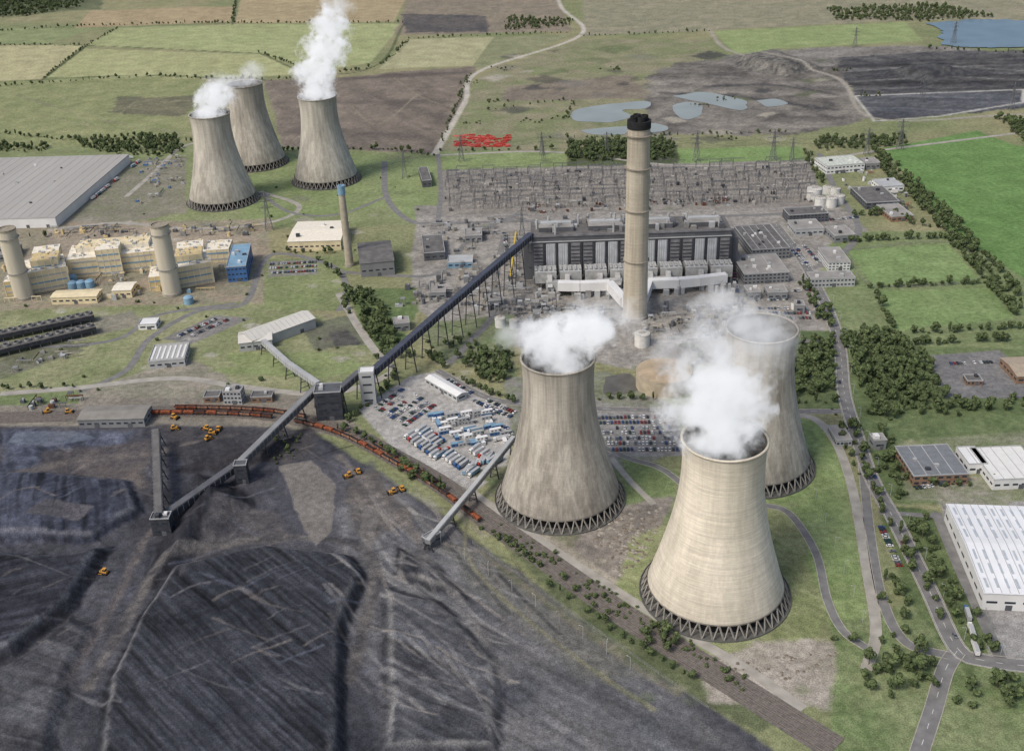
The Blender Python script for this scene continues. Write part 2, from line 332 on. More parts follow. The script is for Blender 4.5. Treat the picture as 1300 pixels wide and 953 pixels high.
q=np.stack([ii,ii+1,ii+nc+1,ii+nc],1).astype(np.int32); nf=len(q)
me.loops.add(nf*4); me.loops.foreach_set('vertex_index',q.ravel())
me.polygons.add(nf); me.polygons.foreach_set('loop_start',(np.arange(nf)*4).astype(np.int32))
try: me.polygons.foreach_set('loop_total',np.full(nf,4,np.int32))
except Exception: pass
me.update(); at=me.color_attributes.new('Col','FLOAT_COLOR','POINT')
at.data.foreach_set('color',np.concatenate([COL,np.ones((nv,1))],1).astype(np.float32).ravel())
me.polygons.foreach_set('use_smooth',np.ones(nf,bool))
gm=bpy.data.materials.new('ground_cover'); gm.use_nodes=True; N=gm.node_tree.nodes; L=gm.node_tree.links
b=N['Principled BSDF']; b.inputs['Roughness'].default_value=.95; b.inputs['Specular IOR Level'].default_value=.15
ca=N.new('ShaderNodeVertexColor'); ca.layer_name='Col'; ge=N.new('ShaderNodeNewGeometry')
prev=ca.outputs[0]
for s,lo,hi in((.035,.89,1.11),(.22,.82,1.18),(1.1,.72,1.28)):
    nz=N.new('ShaderNodeTexNoise'); nz.inputs['Scale'].default_value=s; nz.inputs['Detail'].default_value=3
    L.new(ge.outputs['Position'],nz.inputs['Vector'])
    mr=N.new('ShaderNodeMapRange'); mr.inputs[1].default_value=.35;mr.inputs[2].default_value=.65;mr.inputs[3].default_value=lo;mr.inputs[4].default_value=hi
    L.new(nz.outputs['Fac'],mr.inputs[0]); vm=N.new('ShaderNodeVectorMath'); vm.operation='SCALE'
    L.new(prev,vm.inputs[0]); L.new(mr.outputs[0],vm.inputs['Scale']); prev=vm.outputs[0]
    if s==.22: nb=nz
L.new(prev,b.inputs['Base Color'])
bp=N.new('ShaderNodeBump'); bp.inputs['Strength'].default_value=.45; bp.inputs['Distance'].default_value=1.5; L.new(nb.outputs['Fac'],bp.inputs['Height']); L.new(bp.outputs[0],b.inputs['Normal'])
me.materials.append(gm); inst('ground',me)
# ---------------- roads
def strip(name,pts,w,m,z=.08,parent=None,step=6,world=False,kerb=False,dash=False,edge=False):
    P=cr(pts if world else [G(*p) for p in pts],step); n=len(P)
    nrm=[]
    for i in range(n):
        d=(P[min(i+1,n-1)]-P[max(i-1,0)]).normalized(); nrm.append(Vector((-d.y,d.x)))
    def band(mb,o0,o1,z0,z1,m,sel=None):
        for i in range(n-1):
            if sel and not sel(i): continue
            a,b_,c,d=P[i]+nrm[i]*o0,P[i]+nrm[i]*o1,P[i+1]+nrm[i+1]*o1,P[i+1]+nrm[i+1]*o0
            mb.add([(a.x,a.y,z1),(b_.x,b_.y,z1),(c.x,c.y,z1),(d.x,d.y,z1)],[(0,3,2,1)],m)
            if z0<z1:
                mb.add([(a.x,a.y,z0),(d.x,d.y,z0),(d.x,d.y,z1),(a.x,a.y,z1)],[(0,1,2,3)],m)
                mb.add([(b_.x,b_.y,z0),(c.x,c.y,z0),(c.x,c.y,z1),(b_.x,b_.y,z1)],[(3,2,1,0)],m)
    mb=MB(); band(mb,-w/2,w/2,z,z,0)
    if kerb: band(mb,w/2,w/2+.45,z-.05,z+.13,1); band(mb,-w/2-.45,-w/2,z-.05,z+.13,1)
    if dash: band(mb,-.15,.15,z+.03,z+.03,2,lambda i:i%3==0)
    if edge: band(mb,w/2-.7,w/2-.45,z+.03,z+.03,2); band(mb,-w/2+.45,-w/2+.7,z+.03,z+.03,2)
    mb.build(name,[m,kerbm,paint],parent); return P
main=strip('road',[(985,285),(1018,330),(1050,390),(1066,440),(1072,500),(1090,560),(1108,610),(1140,668),(1180,750),(1215,822),(1250,838),(1330,848),(1500,870)],11,asphalt,.1,kerb=True,dash=True,edge=True,step=4)
strip('road',[(1215,826),(1200,850),(1185,900),(1160,980),(1150,1050)],9,asphalt,.12,kerb=True,dash=True,step=4)
strip('road',[(1095,590),(1105,680),(1120,760),(1150,815),(1205,832)],6,asphalt,.09,kerb=True,step=4)
strip('road',[(985,528),(1030,530),(1060,560),(1082,620),(1100,720),(1112,800),(1100,850)],6,lightroad,.09,step=4,kerb=True)
strip('road',[(960,640),(1000,650),(1035,700),(1050,760),(1070,800),(1100,822)],5,asphalt,.07,step=4,kerb=True)
strip('road',[(1115,650),(1190,655)],5,asphalt,.07)
strip('road',[(1188,650),(1215,715),(1245,780),(1270,835)],7,asphalt,.13)
strip('road',[(555,470),(620,505),(700,515),(800,520),(960,522),(1075,522)],7,asphalt,.09,kerb=True,dash=True)
strip('road',[(655,560),(740,560),(800,582),(845,598),(905,650)],5,asphalt,.07,kerb=True)
strip('road',[(775,580),(800,610),(830,640)],5,lightroad,.06)
strip('road',[(430,395),(440,375),(432,345),(400,330),(350,322),(330,340),(310,385),(250,395),(190,430),(160,470),(100,498)],7,asphalt,.08)
strip('road',[(432,345),(500,350),(560,345),(600,300),(660,270)],7,asphalt,.09)
strip('road',[(430,372),(455,415),(480,450),(500,470)],8,lightroad,.1)
strip('road',[(-20,430),(60,440),(150,430),(200,400),(300,385)],6,asphalt,.06)
strip('road',[(488,205),(491,250),(520,280),(560,283),(700,280),(930,274),(1060,268)],8,asphalt,.1)
strip('road',[(330,245),(370,270),(430,272),(490,250)],6,asphalt,.09)
strip('road',[(556,196),(560,240),(556,280)],6,asphalt,.08)
strip('road',[(556,197),(700,193),(860,210),(1020,206),(1110,192),(1300,168)],7,lightroad,.07)
strip('road',[(60,292),(150,283),(240,290),(340,283),(380,262),(330,243)],7,lightroad,.07)
strip('road',[(160,250),(200,215),(235,185),(300,175)],7,lightroad,.06)
strip('road',[(0,500),(100,492),(220,480),(300,490),(400,500),(460,490),(500,472)],8,lightroad,.11)
strip('road',[(920,400),(960,400),(1060,395)],7,asphalt,.07)
strip('road',[(930,300),(940,350),(945,410),(1000,430),(1066,435)],6,asphalt,.08)
strip('road',[(640,300),(630,350),(625,400),(600,430),(570,462)],7,asphalt,.12)
strip('road',[(1040,195),(1060,240),(1090,290),(1060,330),(1030,340)],8,asphalt,.06)
strip('haul_road',[(600,625),(660,668),(760,735),(860,798),(950,850),(1020,900)],7,lightroad,.08)
# ---------------- railway
RP=[(-120,533),(40,529),(120,526),(200,522),(300,523),(370,530),(440,549),(500,580),(560,615),(620,660),(700,716),(800,786),(930,868),(1060,950)]
rl=cr([G(*p) for p in RP],8)
def offs(P,o):
    n=len(P);out=[]
    for i in range(n):
        d=(P[min(i+1,n-1)]-P[max(i-1,0)]).normalized(); out.append(P[i]+Vector((-d.y,d.x))*o)
    return out
ry=empty('railway_line')
strip('ballast_bed',rl,19,ballast,.3,ry,world=True)
mb=MB()
for tr in(-6.6,-2.2,2.2,6.6):
    for s in(-.75,.75):
        P=offs(rl,tr+s)
        for a,b_ in zip(P,P[1:]): mb.beam((a.x,a.y,.45),(b_.x,b_.y,.45),.22,.2,0)
    P=offs(rl,tr)
    for a,b_ in zip(P,P[1:]):
        n=int((b_-a).length/1.3)
        for k in range(n):
            p=a.lerp(b_,k/max(n,1)); d=(b_-a).normalized(); q_=Vector((-d.y,d.x))*1.3
            mb.beam((p.x-q_.x,p.y-q_.y,.34),(p.x+q_.x,p.y+q_.y,.34),.3,.1,1)
mb.build('rails_and_sleepers',[rail,mat('sleeper',C(92,86,80),.9,.3,1)],ry)
def mesh_of(mb,name,mats):
    me=bpy.data.meshes.new(name); me.from_pydata(mb.v,[],mb.f)
    for m in mats: me.materials.append(m)
    me.polygons.foreach_set('material_index',mb.m); return me
def wagon_mesh(body,fill):
    mb=MB(); L_,W=9.,3.
    mb.prism([(-L_/2,-.9),(L_/2,-.9),(L_/2,.9),(-L_/2,.9)],.9,1.2,1)
    t=[(-L_/2,-W/2,4),(L_/2,-W/2,4),(L_/2,W/2,4),(-L_/2,W/2,4)]
    bt=[(-L_/2+1.4,-.9,1.2),(L_/2-1.4,-.9,1.2),(L_/2-1.4,.9,1.2),(-L_/2+1.4,.9,1.2)]
    md=[(-L_/2,-W/2,2.6),(L_/2,-W/2,2.6),(L_/2,W/2,2.6),(-L_/2,W/2,2.6)]
    mb.add(bt+md,[(0,1,5,4),(1,2,6,5),(2,3,7,6),(3,0,4,7)],0)
    mb.add(md+t,[(0,1,5,4),(1,2,6,5),(2,3,7,6),(3,0,4,7)],0)
    mb.add([(-L_/2+.2,-W/2+.2,3.5),(L_/2-.2,-W/2+.2,3.5),(L_/2-.2,W/2-.2,3.5),(-L_/2+.2,W/2-.2,3.5),(0,0,3.8)],[(0,1,4),(1,2,4),(2,3,4),(3,0,4)],2)
    for x in(-3.2,3.2):
        for y in(-.8,.8): mb.beam((x,y-.1,.5),(x,y+.1,.5),.9,.9,1)
    for x in(-4.5,-1.5,1.5,4.5):
        for y in(-1.55,1.55): mb.beam((x,y,2.5),(x,y,4.05),.18,.18,3)
    return mesh_of(mb,'hopper_wagon',[body,dark,fill,rustd])
wms=[wagon_mesh(rust,coalm),wagon_mesh(rustd,coalm),wagon_mesh(rust,rust),wagon_mesh(mat('faded_wagon',C(154,118,98),.9,.3,.3),coalm)]
def train(off,s0,s1):
    tr=empty('freight_train'); P=offs(rl,off); s=0; nxt=s0
    for a,b_ in zip(P,P[1:]):
        l=(b_-a).length
        while nxt<s+l and nxt<s1:
            p=a.lerp(b_,(nxt-s)/l); d=b_-a; inst('wagon',random.choice(wms),tr,(p.x,p.y,.5),math.atan2(d.y,d.x)); nxt+=9.9
        s+=l
train(-6.6,215,318); train(-6.6,345,560); train(2.2,235,350); train(-2.2,430,505)
# ---------------- cooling towers
def tmat(name,c1,c2,band,streak):
    m=bpy.data.materials.new(name); m.use_nodes=True; N=m.node_tree.nodes; L=m.node_tree.links
    b=N['Principled BSDF']; b.inputs['Roughness'].default_value=.92; b.inputs['Specular IOR Level'].default_value=.2
    tc=N.new('ShaderNodeTexCoord')
    def noise(st,sc,det=6):
        mp=N.new('ShaderNodeMapping'); mp.inputs['Scale'].default_value=st; nz=N.new('ShaderNodeTexNoise'); nz.inputs['Scale'].default_value=sc; nz.inputs['Detail'].default_value=det
        L.new(tc.outputs['Object'],mp.inputs[0]); L.new(mp.outputs[0],nz.inputs['Vector']); return nz.outputs['Fac']
    def mr(s,a,b_,lo,hi):
        n=N.new('ShaderNodeMapRange'); L.new(s,n.inputs[0]); 
        for k,v in zip((1,2,3,4),(a,b_,lo,hi)): n.inputs[k].default_value=v
        return n.outputs[0]
    def mul(a,b_):
        n=N.new('ShaderNodeMath'); n.operation='MULTIPLY'; L.new(a,n.inputs[0]);L.new(b_,n.inputs[1]); return n.outputs[0]
    cr_=N.new('ShaderNodeValToRGB'); cr_.color_ramp.elements[0].position=.36;cr_.color_ramp.elements[1].position=.62
    cr_.color_ramp.elements[0].color=c2+(1,);cr_.color_ramp.elements[1].color=c1+(1,)
    L.new(noise((1,1,.4),.04,7),cr_.inputs[0])
    f=mr(noise((1,1,.035),.3,7),.36,.64,1-streak,1+streak*.5)
    f=mul(f,mr(noise((1,1,.02),1.1,3),.35,.65,1-streak*.5,1+streak*.3))
    f=mul(f,mr(noise((.03,.03,1),.33,5),.35,.65,1-band*.6,1+band*.45))
    f=mul(f,mr(noise((.02,.02,1),1.5,2),.35,.65,1-band,1+band*.7))
    f=mul(f,mr(noise((.15,.15,.8),2.0,3),.3,.7,.92,1.07))
    sx=N.new('ShaderNodeSeparateXYZ'); L.new(tc.outputs['Object'],sx.inputs[0])
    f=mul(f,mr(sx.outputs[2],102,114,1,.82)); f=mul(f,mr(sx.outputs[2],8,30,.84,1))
    vm=N.new('ShaderNodeVectorMath'); vm.operation='SCALE'; L.new(cr_.outputs[0],vm.inputs[0]); L.new(f,vm.inputs['Scale']); L.new(vm.outputs[0],b.inputs['Base Color'])
    return m
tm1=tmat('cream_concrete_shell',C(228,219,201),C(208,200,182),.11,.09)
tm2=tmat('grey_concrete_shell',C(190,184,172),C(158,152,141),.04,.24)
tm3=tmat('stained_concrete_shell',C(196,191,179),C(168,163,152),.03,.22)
def rad(z): return 24.4*math.sqrt(1+((z-97)/62.)**2)
def tower(px,py,m,h=113):
    p=G(px,py); e=empty('cooling_tower',(p.x,p.y,0),U(0,1))
    z0=8.5; pr=[(rad(z0+(h-z0)*k/44),z0+(h-z0)*k/44) for k in range(45)]
    mb=MB(); mb.rev(pr,112,0); mb.rev([(pr[-1][0],h),(pr[-1][0]+.7,h+.1),(pr[-1][0]+.7,h+1),(pr[-1][0]-.8,h+1),(pr[-1][0]-.9,h-2)],112,0)
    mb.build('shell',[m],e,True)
    mb=MB(); mb.rev([(r-.9,z) for r,z in pr],112,0); mb.build('inner_lining',[mat('dark_lining',C(96,92,84),.9,.3,.1)],e,True)  # lining coloured darker than the outer shell
    mb=MB(); n=44
    for i in range(n):
        a=2*math.pi*i/n;
        for s in(-1,1):
            b_=a+s*math.pi/n; mb.beam((46.4*math.cos(a),46.4*math.sin(a),0),((pr[0][0]-.2)*math.cos(b_),(pr[0][0]-.2)*math.sin(b_),z0+.4),.75,.75,0)
    mb.rev([(pr[0][0]-.6,z0-.2),(pr[0][0]+.3,z0-.2),(pr[0][0]+.35,z0+.8)],112,0)
    mb.build('diagonal_legs',[mat('leg_concrete',C(136,132,125),.9)],e)
    mb=MB(); mb.rev([(47.6,0),(47.6,1.1),(47.2,1.1),(47.2,.4),(38,.4)],112,0); mb.build('basin_wall',[mat('basin',C(98,98,94),.9)],e)
    mb=MB(); mb.rev([(39,0),(40.5,9.5)],96,0,cap=True); mb.build('cooling_fill',[vdark],e)  # fill drum; near-black colour paints the interior shade behind the legs
    return p
towers=dict(T1=tower(907,750,tm1),T2=tower(711,630,tm2),T3=tower(953,588,tm2),F1=tower(284,254,tm3),F2=tower(415,228,tm3),F3=tower(325,207,tm2))
# ---------------- steam
def smat(name,D,emi,thr,col=(1,1,1)):
    m=bpy.data.materials.new(name); m.use_nodes=True; N=m.node_tree.nodes; L=m.node_tree.links
    N.remove(N['Principled BSDF']); pv=N.new('ShaderNodeVolumePrincipled'); L.new(pv.outputs[0],N['Material Output'].inputs['Volume'])
    try: m.cycles.volume_step_rate=1.6
    except Exception: pass
    tc=N.new('ShaderNodeTexCoord'); ln_=N.new('ShaderNodeVectorMath'); ln_.operation='LENGTH'; L.new(tc.outputs['Object'],ln_.inputs[0])
    ge=N.new('ShaderNodeNewGeometry'); nz=N.new('ShaderNodeTexNoise'); nz.inputs['Scale'].default_value=.065; nz.inputs['Detail'].default_value=4; nz.inputs['Roughness'].default_value=.68
    L.new(ge.outputs['Position'],nz.inputs['Vector'])
    def M(op,a,b_):
        n=N.new('ShaderNodeMath'); n.operation=op
        for i,s in enumerate((a,b_)):
            if isinstance(s,(int,float)): n.inputs[i].default_value=s
            else: L.new(s,n.inputs[i])
        return n
    a=M('MULTIPLY',M('SUBTRACT',1.,ln_.outputs['Value']).outputs[0],2.)
    b_=M('MULTIPLY',M('SUBTRACT',nz.outputs['Fac'],.5).outputs[0],5.8)
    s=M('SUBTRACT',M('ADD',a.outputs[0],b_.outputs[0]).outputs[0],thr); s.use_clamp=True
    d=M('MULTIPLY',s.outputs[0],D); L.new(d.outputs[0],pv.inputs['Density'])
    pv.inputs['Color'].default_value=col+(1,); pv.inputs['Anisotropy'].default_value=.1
    e=M('MULTIPLY',d.outputs[0],emi); L.new(e.outputs[0],pv.inputs['Emission Strength']); pv.inputs['Emission Color'].default_value=(.95,.97,1,1)  # added glow stands in for light scattered many times inside the steam
    return m
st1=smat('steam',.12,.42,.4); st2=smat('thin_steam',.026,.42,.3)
mb=MB(); nn=24
mb.rev([(max(1e-3,math.sin(math.pi*k/16)),-math.cos(math.pi*k/16)) for k in range(17)],nn)
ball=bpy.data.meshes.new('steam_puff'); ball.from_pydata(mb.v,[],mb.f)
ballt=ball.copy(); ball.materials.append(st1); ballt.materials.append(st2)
def plume(tp,puffs):
    e=empty('steam_plume',(tp.x,tp.y,113))
    for x,y,z,rx,ry_,rz,k in puffs:
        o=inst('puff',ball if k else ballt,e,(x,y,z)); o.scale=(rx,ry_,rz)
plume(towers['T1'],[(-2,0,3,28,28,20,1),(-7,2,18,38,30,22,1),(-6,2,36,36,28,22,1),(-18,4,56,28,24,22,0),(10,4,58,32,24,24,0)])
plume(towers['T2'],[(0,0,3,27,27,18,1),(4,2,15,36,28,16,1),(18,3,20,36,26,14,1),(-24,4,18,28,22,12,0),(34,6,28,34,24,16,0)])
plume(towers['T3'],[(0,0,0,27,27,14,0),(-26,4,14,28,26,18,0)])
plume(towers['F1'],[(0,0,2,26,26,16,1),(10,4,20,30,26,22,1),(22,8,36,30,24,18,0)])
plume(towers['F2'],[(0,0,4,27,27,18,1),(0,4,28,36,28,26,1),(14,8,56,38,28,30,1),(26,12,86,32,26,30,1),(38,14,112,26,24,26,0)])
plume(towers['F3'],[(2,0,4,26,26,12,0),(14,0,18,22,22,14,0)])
# ---------------- chimneys
def chimney(name,px,py,h,r0,r1,m,topm,th,n=48):
    p=G(px,py); e=empty(name,(p.x,p.y,0))
    mb=MB(); mb.rev([(r0+(r1-r0)*k/24,(h-th)*k/24) for k in range(25)],n); mb.build('shaft',[m],e,True)
    mb=MB(); mb.rev([(r1+.05,h-th),(r1+.5,h-th+.1),(r1+.5,h),(r1-1.5,h),(r1-1.5,h-2)],n,0)
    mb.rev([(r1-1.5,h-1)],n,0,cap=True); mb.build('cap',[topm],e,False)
    mb=MB(); mb.rev([(r0+.8,0),(r0+.8,3)],n,0,cap=True); mb.build('plinth',[conc],e)
    return e,p
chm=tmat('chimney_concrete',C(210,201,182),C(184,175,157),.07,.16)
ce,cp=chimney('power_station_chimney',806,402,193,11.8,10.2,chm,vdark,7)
mb=MB()
for z in(60,110,150,180): mb.rev([(10.9+(.9 if z<150 else .3),z),(12.6,z),(12.6,z+.4),(10.5,z+.4)],40,0)
mb.build('access_galleries',[mat('gallery_steel',C(140,133,122),.8)],ce)
mb=MB()
for a,r in((0.3,3.6),(1.87,3.6),(3.44,3.6),(5.0,3.6)):
    mb.rev([(r,190),(r,197),(r-.6,197),(r-.6,193.5)],20,0,math.cos(a)*5,math.sin(a)*5)
mb.build('flues',[vdark],ce)
for px,py in((31,378),(219,373)):
    e,p=chimney('gas_turbine_stack',px,py,78,9.6,9.2,mat('stack_cream',C(198,190,172),.85,.1,.15,(1,1,.1)),mat('stack_rim',C(150,142,126)),2,36)
    mb=MB(); mb.rev([(9.9,30),(10.9,30),(10.9,30.5),(9.9,30.5)],36,0);mb.rev([(9.7,68),(10.8,68),(10.8,68.5),(9.7,68.5)],36,0); mb.build('access_rings',[steel],e)
e,p=chimney('auxiliary_chimney',444,337,92,4.6,3.6,mat('aux_concrete',C(172,163,145),.9,.15,.2),lblue,10,28)
# ---------------- generic building
def building(name,A,B,Cc,h,wall,roof,gable=0,rows=1,bay=6,sky=0,units=0,ribs=0,door=True,win=True,parapet=True,skym=None):
    a,b_,c=G(*A,h),G(*B,h),G(*Cc,h); ex=(b_-a).normalized(); ey=Vector((-ex.y,ex.x)); L_=(b_-a).length; Dp=(c-b_).dot(ey)
    if Dp<0: Dp=-Dp; 
    ctr=a+ex*L_/2+ey*Dp/2; e=empty(name,(ctr.x,ctr.y,0),math.atan2(ex.y,ex.x)); x0,y0=L_/2,Dp/2
    mb=MB(); mb.prism([(-x0,-y0),(x0,-y0),(x0,y0),(-x0,y0)],0,h); 
    if gable:
        mb.add([(-x0,-y0,h),(-x0,y0,h),(-x0,0,h+gable),(x0,-y0,h),(x0,y0,h),(x0,0,h+gable)],[(0,2,1),(3,4,5)],0)
    mb.build('walls',[wall],e)
    mb=MB()
    if gable:
        o=.6
        for s in(-1,1):
            vs=[(-x0-o,s*(y0+o),h-.1),(x0+o,s*(y0+o),h-.1),(x0+o,0,h+gable+.15),(-x0-o,0,h+gable+.15)]
            mb.add(vs+[(x,y,z+.3) for x,y,z in vs],[(4,5,6,7) if s<0 else (7,6,5,4),(0,1,5,4),(0,4,7,3),(1,2,6,5),(0,3,2,1)],0)
        n=int(L_/5)
        if ribs:
            for i in range(n+1):
                x=-x0+i*L_/max(n,1)
                for s in(-1,1): mb.beam((x,s*y0,h+.35),(x,0,h+gable+.6),.35,.3,1)
        for i in range(sky):
            x=-x0+(i+.5)*L_/sky
            for s in(-1,1):
                for t0,t1 in((.9,.72),(.62,.42),(.34,.14)): mb.beam((x,s*y0*t0,h+(1-t0)*gable+.45),(x,s*y0*t1,h+(1-t1)*gable+.45),1.5,.2,2)
    else:
        mb.prism([(-x0-.2,-y0-.2),(x0+.2,-y0-.2),(x0+.2,y0+.2),(-x0-.2,y0+.2)],h+.01,h+.3,0)
        if parapet:
            for s in(-1,1): mb.box(0,s*(y0-.1),h+.3,h+1.1,L_+.4,.4,0,1); mb.box(s*(x0-.1),0,h+.3,h+1.1,.4,Dp-.5,0,1)
        if ribs:
            n=int(L_/ribs)
            for i in range(1,n): mb.box(-x0+i*L_/n,0,h+.3,h+.55,.5,Dp-1.2,0,1)
        for i in range(sky):
            mb.box(-x0+(i+.5)*L_/sky,0,h+.3,h+.7,1.8,Dp*.75,0,2)
    for i in range(units):
        mb.box(U(-x0+2,x0-2)*.9,U(-y0+2,y0-2)*.8,h+.2+gable*.3,h+1.5+gable+R()*1.8,U(1.5,4.5),U(1.5,4),0,random.choice([1,2,3]))
    mb.build('roof',[roof,lgrey,skym or white,dark],e)
    if win:
        mb=MB(); fl=h/rows
        for k in range(rows):
            z=fl*k+fl*.4; hh=min(1.6,fl*.4)
            n=max(1,int(L_/bay)); 
            for i in range(n):
                x=-x0+(i+.5)*L_/n; mb.box(x,-y0-.02,z,z+hh,L_/n*.6,.16)
            n=max(1,int(Dp/bay))
            for i in range(n):
                y=-y0+(i+.5)*Dp/n
                for s in(-1,1): mb.box(s*(x0+.02),y,z,z+hh,.16,Dp/n*.6)
        mb.build('windows',[glass],e)
    if door:
        mb=MB(); 
        for i in range(max(1,int(L_/25))): mb.box(-x0+(i+.5)*L_/max(1,int(L_/25))+1.5,-y0-.06,0,min(4,h*.7),min(4,L_*.25),.25)
        mb.build('doors',[dgrey],e)
    return e,L_,Dp
building('distribution_warehouse',(-260,285),(70,277),(157,197),12,white,mat('warehouse_roof',C(166,163,157),.8,.06,.03,(1,.1,1)),ribs=12,rows=1,win=False,units=14)
building('cream_plant_building',(365,307),(432,305),(437,280),12,cream,mat('cream_roof',C(228,221,204),.7,.08),gable=2,ribs=0,units=3)
building('workshop_building',(457,335),(500,331),(508,304),16,grey,roofd,gable=2,bay=7)
building('industrial_shed',(320,433),(400,404),(380,396),10,lgrey,mat('pale_shed_roof',C(205,202,193),.8,.08,.04),gable=4,win=False,ribs=1)
building('industrial_shed',(303,436),(345,431),(338,418),9,lgrey,mat('pale_shed_roof',C(205,200,186)),gable=2)
building('striped_roof_depot',(188,460),(234,456),(226,436),7,lgrey,mat('striped_roof',C(170,170,164),.8,.1),ribs=5,sky=7,rows=1)
building('site_office',(98,533),(182,531),(186,514),8,grey,mat('office_roof',C(134,131,124),.85,.15,.1),gable=1.5,rows=1)
building('control_cabin',(282,498),(305,498),(304,490),12,lgrey,roofg,rows=3,bay=3,units=2)
building('store_shed',(258,505),(278,504),(278,496),5,brick,roofd)
building('store_shed',(318,505),(345,504),(345,496),5,brick,roofd,units=1)
building('coal_bunker_house',(398,500),(432,498),(433,486),26,dark,dgrey,rows=4,bay=8,units=2)
building('transfer_tower',(455,474),(474,473),(473,466),30,lgrey,white,rows=4,bay=8)
building('coal_transfer_house',(296,592),(312,591),(312,584),16,dark,dgrey,rows=2,bay=5)
building('office_block',(945,349),(1002,346),(995,322),11,grey,roofg,rows=3,bay=4,units=8,ribs=12)
building('office_block',(955,318),(1003,315),(992,284),12,grey,roofd,rows=3,bay=4,units=9,ribs=7)
building('office_block',(1002,274),(1052,271),(1046,262),10,dgrey,roofd,rows=3,bay=4,units=3)
building('office_block',(1052,334),(1080,333),(1072,314),9,white,roofg,rows=3,bay=3.5,units=2)
building('office_block',(1030,355),(1086,353),(1084,344),9,lgrey,roofg,rows=2,bay=3.5,units=3)
building('store_building',(1010,292),(1046,290),(1042,278),8,lgrey,roofg,rows=1,units=2)
building('store_building',(1100,258),(1142,256),(1134,236),8,dgrey,roofd,rows=2,units=4)
building('office_block',(1050,212),(1098,208),(1094,196),10,white,mat('pale_green_roof',C(190,195,184)),rows=2,bay=5,units=3)
building('store_building',(1120,238),(1148,236),(1140,226),7,white,lgrey,units=1)
building('store_building',(1132,276),(1160,274),(1150,258),6,brick,roofg,units=1)
building('white_warehouse',(1250,752),(1440,760),(1205,640),13,white,mat('white_roof',C(226,228,230),.6,.06,.05),gable=2.5,ribs=1,rows=1,bay=10,sky=14,skym=mat('skylight',C(176,184,190),.4,.1))
building('industrial_unit',(1160,605),(1230,602),(1212,564),8,brick,mat('slate_roof',C(120,123,127),.8,.12),rows=2,bay=5,units=3,ribs=9)
building('industrial_unit',(1230,590),(1254,589),(1238,567),8,white,white,ribs=6)
building('industrial_unit',(1262,610),(1330,607),(1256,568),8,white,mat('white_roof2',C(220,220,215),.7,.05),ribs=7)
building('brown_hall',(1292,478),(1345,476),(1330,452),7,brick,mat('brown_roof',C(165,152,134),.8,.1),gable=2)
building('gatehouse',(1062,560),(1082,559),(1076,540),5,lgrey,roofg,units=1,bay=3)
building('parking_kiosk',(1228,484),(1248,484),(1245,476),4,brick,roofd,units=1,bay=3)
building('store_building',(538,322),(565,320),(562,298),9,dgrey,roofd,units=2)
building('store_building',(568,334),(600,333),(598,324),6,lblue,lgrey)
building('switchgear_house',(536,230),(548,229),(548,212),9,dgrey,roofd)
building('pump_house',(540,480),(580,503),(545,471),6,lgrey,white,gable=1.2)
building('control_building',(287,340),(312,338),(313,310),17,blue,lblue,rows=3,units=4,bay=4)
building('plant_store',(64,378),(122,376),(128,367),8,cream,cream,gable=1)
building('plant_store',(142,369),(166,368),(168,358),9,cream,mat('cream_roof',C(232,222,198)),gable=1)
building('security_hut',(175,413),(198,412),(192,404),5,white,white)
for p_ in[((-10,325),(20,322),(20,310)),((620,383),(640,381),(640,372)),((500,412),(520,410),(518,402)),((975,372),(1000,371),(998,362)),((950,372),(966,371),(965,362)),((660,432),(690,431),(690,424)),((1010,388),(1022,388),(1022,382)),((1100,208),(1118,207),(1116,200)),((1110,560),(1126,559),(1124,550)),((1060,300),(1086,298),(1082,286)),((590,300),(612,299),(610,290)),((545,372),(566,371),(564,362)),((700,455),(716,455),(716,448))]:
    building('plant_store',*p_,8,grey,roofg,units=2)
# ---------------- turbine hall and boiler house
h=50; a=G(675,300,h); b_=G(929,291,h); ex=(b_-a).normalized(); L_=(b_-a).length; rz=math.atan2(ex.y,ex.x)
ps=empty('power_station_building',(a.x,a.y,0),rz)
mb=MB(); mb.prism([(0,0),(L_,0),(L_,44),(0,44)],0,h,0,1); mb.prism([(2,44),(L_-2,44),(L_-2,86),(2,86)],0,34,0,1)
mb.prism([(-9,4),(-.1,4),(-.1,30),(-9,30)],0,40,0,1); mb.prism([(L_+.1,6),(L_+9,6),(L_+9,34),(L_+.1,34)],0,38,0,1)
mb.build('boiler_and_turbine_halls',[dgrey,roofd],ps)
mb=MB()
bays=16; bw=L_/bays
for i in range(bays):
    x=(i+.5)*bw; lt=i%4 in(1,2)
    mb.box(x,-.3,6,h-9,bw*.74,.8,0,0 if lt else 1)
    if lt:
        for k in range(4): mb.box(x-bw*.28+k*bw*.187,-.9,6,h-9,.5,.5,0,2)
    else:
        for k in range(8): mb.box(x,-.85,9+k*4,10+k*4,bw*.7,.4,0,3)
    mb.box(x+bw/2,-.6,0,h-7,1.2,1.4,0,3)
mb.box(L_/2,-.5,h-7,h-6.2,L_+1,1.2,0,2); mb.box(L_/2,-.45,h-1.2,h+.9,L_+1,1,0,1)
mb.build('facade_panels',[mat('pale_louvres',C(192,195,198),.7,.2,.1),mat('mid_cladding',C(122,122,124),.8,.3,.12),lgrey,dark],ps)
mb=MB()
